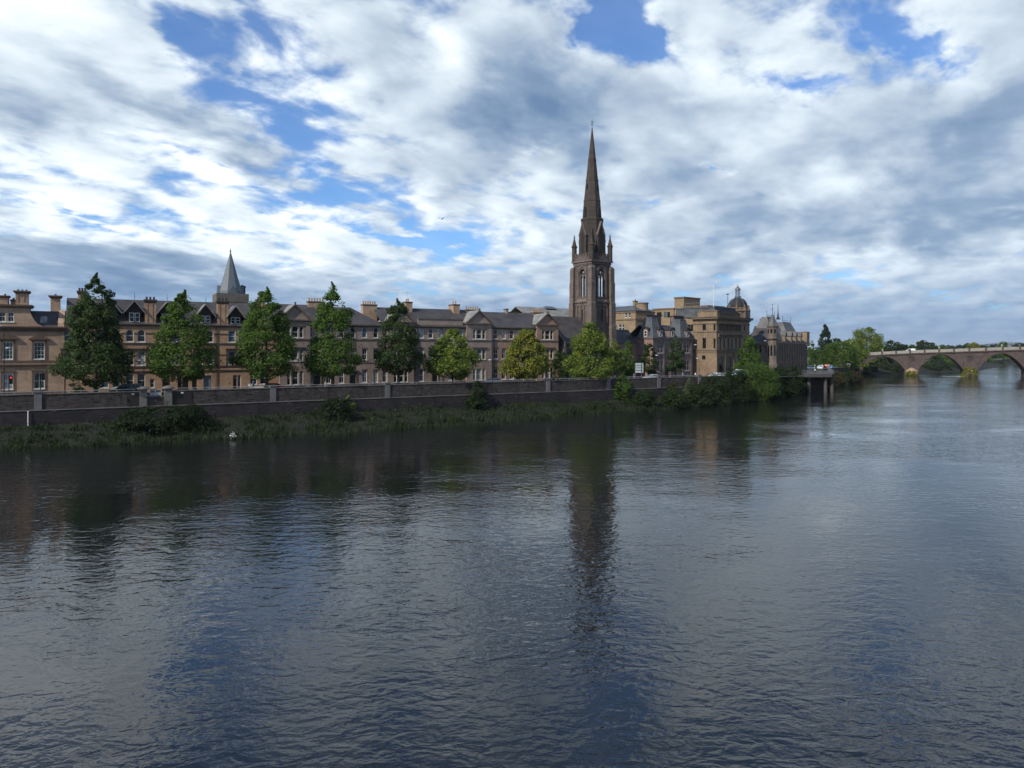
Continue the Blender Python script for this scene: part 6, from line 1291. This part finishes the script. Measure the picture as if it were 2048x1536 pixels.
# ------------------------------------------------------------------ vehicles
def paint(name, col): return plain(name, col, .25, .1, .6, var=.05)
for k_, c_ in dict(c_black=(.014,.015,.02), c_red=(.36,.018,.02), c_silver=(.42,.44,.46), c_white=(.72,.73,.73), c_blue=(.06,.14,.28), c_teal=(.16,.3,.32), c_green=(.2,.22,.06), c_grey=(.12,.125,.13)).items(): MT[k_] = paint('car paint '+k_[2:], c_)
MT['tyre'] = plain('black rubber', (.015,.015,.015), .9); MT['lampw'] = plain('clear headlamp', (.6,.6,.58), .1, spec=.8); MT['lampr'] = plain('red tail lamp', (.35,.01,.01), .2, spec=.6)
CAR = {}
def car_meshes(kind, col):
    """side outline swept across the width with tumblehome, wheel arches cut, glass in the greenhouse"""
    if (kind, col) in CAR: return CAR[(kind, col)]
    L, Wd, H, hood, belt, ws, rw0, rw1 = {'hatch': (4.1, 1.75, 1.47, .92, .95, 1.15, 3.55, 3.95), 'estate': (4.5, 1.8, 1.5, .9, .95, 1.3, 3.9, 4.35), 'mpv': (5.0, 1.95, 1.9, 1.05, 1.1, 1.0, 4.7, 4.92), 'van': (5.3, 2.0, 2.25, 1.15, 1.2, .85, 5.1, 5.25), 'saloon': (4.6, 1.8, 1.44, .9, .93, 1.35, 3.5, 4.0)}[kind]
    wb, r = L*.6, .32 if kind not in ('van', 'mpv') else .35; f0 = L*.19
    rs = ws+.75*(H-belt)/.5*.9; low = []
    for cx_ in (f0, f0+wb): low += [(cx_-r*1.2, .25)]+[(cx_-math.cos(math.pi*k/6)*r*1.2, .25+math.sin(math.pi*k/6)*r*1.15) for k in range(1, 6)]+[(cx_+r*1.2, .25)]
    prof = [(0.12, .3)]+low+[(L-.1, .3), (L, .6), (L-.05, belt), (.0+ws, belt), (.15, hood-.12), (0, .6)]
    n = len(prof); mb = MB(); hw = Wd/2
    mb.v = [(x, -hw, z) for x, z in prof]+[(x, hw, z) for x, z in prof]; mb.f = [tuple(range(n)), tuple(reversed(range(n, 2*n)))]+[(i, i+n, (i+1) % n+n, (i+1) % n) for i in range(n)]; mb.mi = [0]*len(mb.f)
    roof = MB(); t_ = hw*.8; zb = belt
    roof.frustum(ws, L-.06, -hw+.02, hw-.02, zb, rs, rw0, -t_, t_, H-.06); roof.v = roof.v
    roof.frustum(rs, rw0, -t_, t_, H-.06, rs+.15, rw0-.1, -t_+.1, t_-.1, H)
    gl = MB()
    def lerp3(a, b, f): return tuple(a[i]+(b[i]-a[i])*f for i in range(3))
    for sg in (-1, 1):
        A, B_, C_, D_ = (ws, sg*(hw-.02), zb), (L-.06, sg*(hw-.02), zb), (rw0, sg*t_, H-.06), (rs, sg*t_, H-.06); nn = 2 if kind not in ('van',) else 1
        end = .95 if kind != 'van' else .42
        for i in range(nn):
            f0_, f1_ = .06+(end-.06)*i/nn+.01, .06+(end-.06)*(i+1)/nn-.02
            q = [lerp3(lerp3(A, B_, f0_), lerp3(D_, C_, f0_), .08), lerp3(lerp3(A, B_, f1_), lerp3(D_, C_, f1_), .08), lerp3(lerp3(A, B_, f1_), lerp3(D_, C_, f1_), .9), lerp3(lerp3(A, B_, f0_), lerp3(D_, C_, f0_), .9)]
            gl.add([(x, y+sg*.012, z+.006) for x, y, z in q], [(0, 1, 2, 3)])
    A, B_, C_, D_ = (ws, -hw+.02, zb), (ws, hw-.02, zb), (rs, t_, H-.06), (rs, -t_, H-.06)
    wsg = MB().add([(x-.015, y, z+.012) for x, y, z in (lerp3(lerp3(A, B_, .06), lerp3(D_, C_, .06), .06), lerp3(lerp3(A, B_, .94), lerp3(D_, C_, .94), .06), lerp3(lerp3(A, B_, .94), lerp3(D_, C_, .94), .93), lerp3(lerp3(A, B_, .06), lerp3(D_, C_, .06), .93))], [(0, 1, 2, 3)])
    A, B_, C_, D_ = (L-.06, -hw+.02, zb), (L-.06, hw-.02, zb), (rw0, t_, H-.06), (rw0, -t_, H-.06)
    rsg = MB().add([(x+.015, y, z+.006) for x, y, z in (lerp3(lerp3(A, B_, .08), lerp3(D_, C_, .08), .1), lerp3(lerp3(A, B_, .92), lerp3(D_, C_, .92), .1), lerp3(lerp3(A, B_, .92), lerp3(D_, C_, .92), .85), lerp3(lerp3(A, B_, .08), lerp3(D_, C_, .08), .85))], [(0, 1, 2, 3)])
    wh = MB().lathe([(r*.55, -.1), (r*.95, -.1), (r, -.06), (r, .06), (r*.95, .1), (r*.55, .1)], 16); wh.v = [(x, z, y) for x, y, z in wh.v]
    rm = MB().lathe([(r*.56, -.09), (r*.5, -.115), (r*.15, -.09), (r*.15, .09), (r*.5, .115), (r*.56, .09)], 10); rm.v = [(x, z, y) for x, y, z in rm.v]
    hl = MB().box(-.015, .1, -.2, .2, -.07, .07); mir = MB().box(-.06, .06, -.1, .1, -.06, .07)
    me = dict(body=mb.mesh('body', MT[col]), cabin=roof.mesh('cabin', MT[col]), glass=gl.mesh('side_window', MT['pane']), wsg=wsg.mesh('windscreen', MT['pane_blue']), rsg=rsg.mesh('rear_window', MT['pane']), tyre=wh.mesh('tyre', MT['tyre']), rim=rm.mesh('rim', MT['steel']), hl=hl.mesh('headlight', MT['lampw']), tl=hl.mesh('tail_light', MT['lampr']), mir=mir.mesh('mirror', MT[col]))
    CAR[(kind, col)] = (me, L, hw, f0, wb, r, hood, belt, ws); return CAR[(kind, col)]
def car(name, kind, col, label, pos, th, group='vehicles on the river street', cat='car'):
    me, L, hw, f0, wb, r, hood, belt, ws = car_meshes(kind, col)
    T = thing(name, label, cat, pos, 0, group); T.rotation_euler = (0, 0, math.pi/2-R(th))
    def p(n, m, l): return link(n, m, T, (l[0]-L/2, l[1], l[2]))
    p('body', me['body'], (0, 0, 0)); cb = p('cabin', me['cabin'], (0, 0, 0))
    for n_, m_ in (('side_window', 'glass'), ('windscreen', 'wsg'), ('rear_window', 'rsg')): link(n_, me[m_], cb)
    for x in (f0, f0+wb):
        for sg in (-1, 1): w_ = p('wheel', me['tyre'], (x, sg*(hw-.1), r)); link('rim', me['rim'], w_)
    for sg in (-1, 1): p('headlight', me['hl'], (.02, sg*(hw-.35), .68)); p('tail_light', me['tl'], (L-.07, sg*(hw-.28), .8)); p('mirror', me['mir'], (ws+.25, sg*(hw+.1), belt+.08))
    return T
def scar(name, kind, col, label, px, t_, rev=False, **kw): p = street(px, t_, STREET-.02); return car(name, kind, col, label, p, 60+(180 if rev else 0), **kw)
scar('parked_people_carrier', 'mpv', 'c_black', 'black people carrier left of the river gate pillars', 251, 132.6, cat='people carrier')
scar('red_car', 'hatch', 'c_red', 'red hatchback behind the wall under the broad green tree', 553, 132.6, rev=True)
scar('pale_car', 'hatch', 'c_silver', 'pale car by the street lamp near the buddleia', 984, 132.3)
scar('dark_car', 'saloon', 'c_black', 'black saloon parked at the church hall corner', 1133, 132.6)
scar('silver_car', 'hatch', 'c_teal', 'grey blue hatchback under the left of the lime green tree', 1152, 135.8)
scar('olive_car', 'estate', 'c_green', 'olive green estate car under the lime green tree', 1172, 132.6)
scar('silver_car', 'saloon', 'c_silver', 'silver saloon just right of the road sign posts', 1304, 132.4)
scar('white_car', 'hatch', 'c_white', 'white hatchback in front of the council building door', 1431, 132.4)
scar('white_car', 'saloon', 'c_silver', 'pale silver saloon before the arched council windows', 1452, 132.4)
p_ = ground(1478, 186, STREET); car('white_van', 'van', 'c_white', 'white van half hidden by the big round bush', p_, 50, cat='van')
lot = [(1622, 262, 'hatch', 'c_white', 'white hatchback nearest the gothic hall in the car park'), (1632, 275, 'saloon', 'c_silver', 'silver saloon behind the tall lamp posts of the car park'), (1641, 268, 'estate', 'c_white', 'white estate car in the middle of the car park'), (1651, 284, 'hatch', 'c_red', 'small red hatchback in the car park'), (1662, 270, 'saloon', 'c_blue', 'light blue saloon facing the platform in the car park'), (1674, 285, 'hatch', 'c_silver', 'silver hatchback under the spreading park tree'), (1646, 300, 'van', 'c_white', 'white van at the back of the car park'), (1689, 296, 'saloon', 'c_white', 'white saloon right of the silver hatchback'), (1700, 306, 'van', 'c_white', 'white van next to the far river wall')]
for i, (px, Y, kd, cl_, lab) in enumerate(lot): car('parked_car' if kd != 'van' else 'parked_van', kd, cl_, lab, ground(px, Y, STREET-.03), (36, 120, 30, 125)[i % 4], group='cars in the riverside car park', cat='van' if kd == 'van' else 'car')
for px, kd, cl_, lab, yl, rv in ((1819, 'van', 'c_white', 'white van driving over the bridge', 3.2, 1), (1719, 'hatch', 'c_white', 'white car at the left end of the bridge', 3.2, 0)):
    x = BF.x(px, yl); w_ = BF.w(x, yl); car('bridge_'+('van' if kd == 'van' else 'car'), kd, cl_, lab, (w_[0], w_[1], ztop(x)+.07), 114+180*rv-(180 if px == 1819 else 0), group='vehicles on the bridge', cat='van' if kd == 'van' else 'car')

# ------------------------------------------------------------------ lamps, signals, sign
GL = 'street lamps'
def lamp(label, px, t_, head_py, Y=None, name='street_lamp', low=None, arm=0.0):
    p = street(px, t_, STREET+.1) if Y is None else ground(px, Y, STREET); k = p[1]/F_PX; h = EYE-(head_py-HY)*k-p[2]
    T = thing(name, label, 'lamp post', p, Q.rz, GL); mb = MB(); mb.lathe([(.14, 0), (.14, .9), (.08, 1.0), (.055, h-.05)], 10); mb.build('column', MT['iron'], T)
    for hh, s in ((h, 1),)+(((low, -1),) if low else ()):
        hd = MB(); hd.tube((0, 0, hh-.15), (-.35*s, 0, hh), .04, n=6); hd.lathe([(.05, hh-.02), (.42, hh+.0), (.40, hh+.09), (.2, hh+.17), (.03, hh+.19)], 14, -.55*s, 0); o = hd.build('lamp_head', MT['steel'], T); hd = MB(); hd.lathe([(.3, hh-.045), (.36, hh-.022)], 14, -.55*s, 0); hd.build('lens', MT['lampw'], o)
lamp('tall double armed street lamp at the left edge of the picture', 8, 129, 653, low=7.6, name='street_lamp')
lamp('street lamp rising between the river gate pillars and the tallest tree', 288, 129, 721)
lamp('street lamp against the grey terrace beside the whippy topped tree', 604, 129, 720)
lamp('street lamp by the pinker terrace house left of the yellow tinged tree', 985, 129, 720)
lamp('black street lamp right of the slim young tree by the sign', 1317, 130, 711)
lamp('street lamp at the corner of mansard house and council building', 1394, 131, 690)
lamp('short street lamp standing before the council side wall', 1398, 129, 717)
lamp('thin tall mast beside the courthouse turret', 1533, 0, 682, Y=204)
lamp('tall thin lamp in the car park, left of the pair', 1626, 0, 697, Y=232); lamp('tall thin lamp in the car park, right of the pair', 1632, 0, 699, Y=240)
def signal(label, px, t_, top, heads, lit=None):
    p = street(px, t_, STREET+.1); k = p[1]/F_PX; h = EYE-(top-HY)*k-p[2]; T = thing('traffic_light', label, 'traffic light', p, Q.rz, 'traffic lights'); MB().lathe([(.07, 0), (.06, h)], 8).build('pole', MT['iron'], T)
    for xo, ry, on in heads:
        hd = MB(); hd.box(-.17, .17, -.12, .12, -1.05, 0); hd.box(-.27, .27, .1, .13, -1.15, .1)
        for j in range(3):
            z = -.18-.33*j
            for k2 in range(8):
                a, b = math.pi*k2/8, math.pi*(k2+1)/8; hd.quad((math.cos(a)*.13, -.12, z+math.sin(a)*.13), (math.cos(b)*.13, -.12, z+math.sin(b)*.13), (math.cos(b)*.13, -.34, z+.03+math.sin(b)*.13), (math.cos(a)*.13, -.34, z+.03+math.sin(a)*.13))
        o = hd.build('signal_head', MT['iron'], T, (xo, 0, h)); o.rotation_euler = (0, 0, R(ry))
        for j, cn in enumerate(('sig_red', 'sig_off', 'sig_off')):
            m = MB().lathe([(.11, 0), (.1, .03), (.02, .05)], 12); m.v = [(x, -.12-z, -.18-.33*j+y) for x, y, z in m.v]; m.build('lens', MT['sig_red' if (on and j == 0) else 'sig_off'], o)
m, t, out = new_mat('lit red signal'); e = t.node('ShaderNodeEmission'); e.inputs[0].default_value = (1, .03, .06, 1); e.inputs[1].default_value = 2.2; t.l.new(e.outputs[0], out.inputs[0]); MT['sig_red'] = m; MT['sig_off'] = plain('unlit signal lens', (.02, .025, .02), .2)
signal('traffic light showing red at the left edge', 18, 130.5, 753, [(.22, 10, True)])
signal('pair of dark traffic light heads on one pole seen from the side', 81, 128.5, 746.5, [(-.36, -75, False), (.36, 80, False)])
# direction sign on two posts
p = street(1277, 128.2, STREET); k = p[1]/F_PX; T = thing('direction_sign', 'white road direction sign with green bands on two pale posts by the wall', 'sign', p, Q.rz)
zt, zb, xa, xb = EYE-(725.5-HY)*k-STREET, EYE-(745.5-HY)*k-STREET, Q.x(1270.5, 2.2)-Q.x(1277, 2.2), Q.x(1286.5, 2.2)-Q.x(1277, 2.2)
MT['sign_green'] = plain('sign green', (.02, .07, .05), .4); mb = MB(); mb.box(xa, xb, -.03, .03, zb, zt); pn = mb.build('panel', MT['white'], T); mb = MB(); hh = zt-zb
for z in (.24, .49, .74): mb.box(xa, xb-.32, -.036, -.031, zb+hh*z-.07, zb+hh*z+.07)
mb.box(xb-.62, xb-.34, -.037, -.032, zb+.1, zt-.1); mb.box(xa-.02, xa+.05, -.037, -.032, zb, zt); mb.box(xa, xb, -.037, -.032, zt-.06, zt)
mb.build('band', MT['sign_green'], pn)
for x in (xa+.1, xb-.45): mb = MB(); mb.tube((x, .08, 0), (x, .08, zt-.1), .065, n=8); mb.build('post', MT['pilaster'], T)
p = street(1268, 127.6, STREET+.1); tag(MB().lathe([(.16, 0), (.16, 1.5), (.2, 1.52), (.2, 1.7), (.05, 1.85)], 10).build('bollard_post', MT['pilaster'], None, p), 'thick pale post beside the road sign', 'post')
p = street(1297, 139, STREET); a = Frame(p[:2], 60); T = thing('garden_wall', 'low pink brick garden wall with a pier before the mansard house', 'wall', p, Q.rz); mb = MB(); l = a.x(1329); mb.box(0, l-1, 0, .4, 0, 1.5); mb.box(l-1, l, -.1, .6, 0, 2.0); mb.box(-.1, l-1.002, -.1, .5, 1.502, 1.7); mb.box(l-1.1, l+.1, -.2, .7, 2.002, 2.2); mb.build('masonry', MT['pink'], T)

# ------------------------------------------------------------------ people on the riverside pavement, one bird
def person(label, pos, face, top, legs, hair, hgt=1.7, stride=.25, seed=0, group='people on the riverside pavement'):
    """one skinned figure: pelvis root, spine, head, arms with hands, legs with feet"""
    s = hgt/1.72; V_ = []; E = []; Rr = []
    def v(x, y, z, r, par=None):
        V_.append((x*s, y*s, z*s)); Rr.append(r*s)
        if par is not None: E.append((par, len(V_)-1))
        return len(V_)-1
    pel = v(0, 0, .95, .14); wa = v(0, 0, 1.1, .125, pel); ch = v(0, -.01, 1.3, .15, wa); sh = v(0, 0, 1.43, .1, ch); nk = v(0, -.01, 1.5, .05, sh); hd = v(0, -.02, 1.57, .08, nk); hd2 = v(0, -.02, 1.66, .085, hd)
    for sg in (-1, 1):
        a = v(.17*sg, 0, 1.4, .055, sh); el_ = v(.23*sg, .05*sg*stride*2, 1.13, .043, a); wr = v(.24*sg, -.12-.1*sg*stride, .92, .03, el_); ha = v(.24*sg, -.15-.1*sg*stride, .84, .04, wr)
        h = v(.09*sg, 0, .88, .095, pel); kn = v(.1*sg, -.12*sg*stride*2-.03, .5, .065, h); an = v(.1*sg, sg*stride*.5, .09, .045, kn); ft = v(.1*sg, sg*stride*.5-.17, .04, .04, an)
    me = bpy.data.meshes.new('person'); me.from_pydata(V_, E, []); o = bpy.data.objects.new('person', me); C.objects.link(o); sk = o.modifiers.new('skin', 'SKIN'); o.modifiers.new('sub', 'SUBSURF').levels = 1
    for i, r in enumerate(Rr): me.skin_vertices[0].data[i].radius = (r, r*.85)
    me.skin_vertices[0].data[0].use_root = True
    dg = bpy.context.evaluated_depsgraph_get(); fm = bpy.data.meshes.new_from_object(o.evaluated_get(dg)); bpy.data.objects.remove(o)
    fm.materials.clear()
    for m_ in (top, legs, MT['skin']): fm.materials.append(m_)
    for pl in fm.polygons: z = pl.center[2]/s; x = abs(pl.center[0])/s; pl.material_index = 2 if z > 1.46 or (x > .2 and z < .98) else (0 if z > .93 else 1); pl.use_smooth = True
    T = link('person', fm, None, pos, R(face)); tag(T, label, 'person', group)
    hm = MB().lathe([(.095*s, 1.60*s), (.105*s, 1.66*s), (.085*s, 1.735*s), (.03*s, 1.765*s)], 10, 0, .015*s); hm.build('hair', hair, T, smooth=True); return T
for nm, c_ in (('cream cloth', (.62, .5, .4)), ('black cloth', (.015, .015, .018)), ('pink cloth', (.45, .2, .22)), ('navy cloth', (.02, .03, .06)), ('white cloth', (.65, .65, .65)), ('blue cloth', (.1, .2, .35)), ('blond hair', (.3, .2, .1)), ('dark hair', (.02, .014, .01))): MT[nm] = plain(nm, c_, .9, var=.2)
def pp(px, t_): return street(px, t_, STREET+.1)
person('person in pale clothes walking beyond the rail between two street trees', pp(651, 127.4), 60, MT['cream cloth'], MT['cream cloth'], MT['blond hair'], 1.72)
person('person dressed in black walking beside someone in pink', pp(749.5, 127.6), 240, MT['black cloth'], MT['black cloth'], MT['dark hair'], 1.7)
person('person in a pink top walking beside someone in black', pp(761, 127.6), 240, MT['pink cloth'], MT['navy cloth'], MT['dark hair'], 1.62)
person('person in a white top standing right of the lime green tree', pp(1229, 128.6), 30, MT['white cloth'], MT['navy cloth'], MT['dark hair'], 1.75)
person('person in a blue top on the pavement by the tenement shop window', pp(507, 139), 60, MT['blue cloth'], MT['navy cloth'], MT['dark hair'], 1.72)
person('person in white near the gothic hall turret', ground(1547, 212, STREET), 60, MT['white cloth'], MT['black cloth'], MT['dark hair'], 1.75)
for i, (px_p, t_p, c1, c2, lab) in enumerate(((1337, 131.5, 'black cloth', 'navy cloth', 'person in dark clothes left of the slim tree by the mansard house'), (1366, 131.5, 'blue cloth', 'black cloth', 'person in a blue top below the mansard house windows'), (1391, 131.5, 'white cloth', 'navy cloth', 'person in a white top at the foot of the corner street lamp'), (1203, 129, 'black cloth', 'black cloth', 'person in black under the lime green tree'))):
    person(lab, pp(px_p, t_p), 60+i*70, MT[c1], MT[c2], MT['dark hair'], 1.65+.04*i)
for px_p, Y_p, c1, lab in ((1630, 216.5, 'white cloth', 'person in white leaning on the platform railing'), (1646, 217.5, 'black cloth', 'person in black standing on the viewing platform')): person(lab, ground(px_p, Y_p, STREET+.02), 170, MT[c1], MT['navy cloth'], MT['dark hair'], 1.72, group='people on the platform')
p = street(500, 138.4, STREET+.08); T = thing('pavement_board', 'small blue and white advertising board before the tenement shop window', 'board', p, Q.rz)
for sg in (-1, 1): mb = MB(); mb.add([(-.35, sg*.3, 0), (.35, sg*.3, 0), (.35, sg*.04, 1.1), (-.35, sg*.04, 1.1)], [(0, 1, 2, 3)]); mb.add([(x, y+.02*sg, z) for x, y, z in mb.v], [(3, 2, 1, 0)]); mb.build('leaf_panel', MT['white' if sg < 0 else 'c_blue'], T)
g = ground(884, 95, 0); z = EYE-(438-HY)*95/F_PX
mb = MB(); bm_ = [(-.22, 0), (-.12, .04), (0, .06), (.12, .05), (.24, .015)]; mb.lathe([(max(.008, r), x) for x, r in bm_], 8); mb.v = [(q, y, x) for x, y, q in mb.v]
B_ = mb.build('bird', MT['wood_dark'], None, (g[0], g[1], z), smooth=True); tag(B_, 'small dark bird flying in the blue gap of the clouds', 'bird'); B_.rotation_euler = (0, 0, R(70))
for sg in (-1, 1): w_ = MB(); w_.add([(.1, 0, .02), (-.06, 0, .02), (-.08, sg*.3, .2), (.05, sg*.3, .2), (-.1, sg*.62, .1)], [(0, 1, 2, 3), (3, 2, 4)]); w_.add([(x, y, z_-.015) for x, y, z_ in w_.v], [(3, 2, 1, 0), (4, 2, 3)]); w_.build('wing', MT['wood_dark'], B_)

# ------------------------------------------------------------------ the air: a thin even haze between here and the hills
m, t, out = new_mat('thin summer haze'); v = t.node('ShaderNodeVolumePrincipled'); v.inputs['Color'].default_value = (.82, .9, 1, 1); v.inputs['Density'].default_value = 4.5e-5; v.inputs['Anisotropy'].default_value = .1
t.l.new(v.outputs[0], out.inputs[1]); tag(MB().box(-9600, 9600, -6600, 12600, -1, 150).build('haze', m), kind='stuff')
w = bpy.context.scene.world; w.cycles.sampling_method = 'MANUAL'; w.cycles.sample_map_resolution = 512
sc = bpy.context.scene; sc.view_settings.view_transform = 'Standard'; sc.view_settings.look = 'None'; sc.view_settings.exposure = 0; sc.view_settings.gamma = 1
sc.cycles.max_bounces = 6; sc.cycles.diffuse_bounces = 2; sc.cycles.glossy_bounces = 3; sc.cycles.transmission_bounces = 3; sc.cycles.caustics_reflective = False
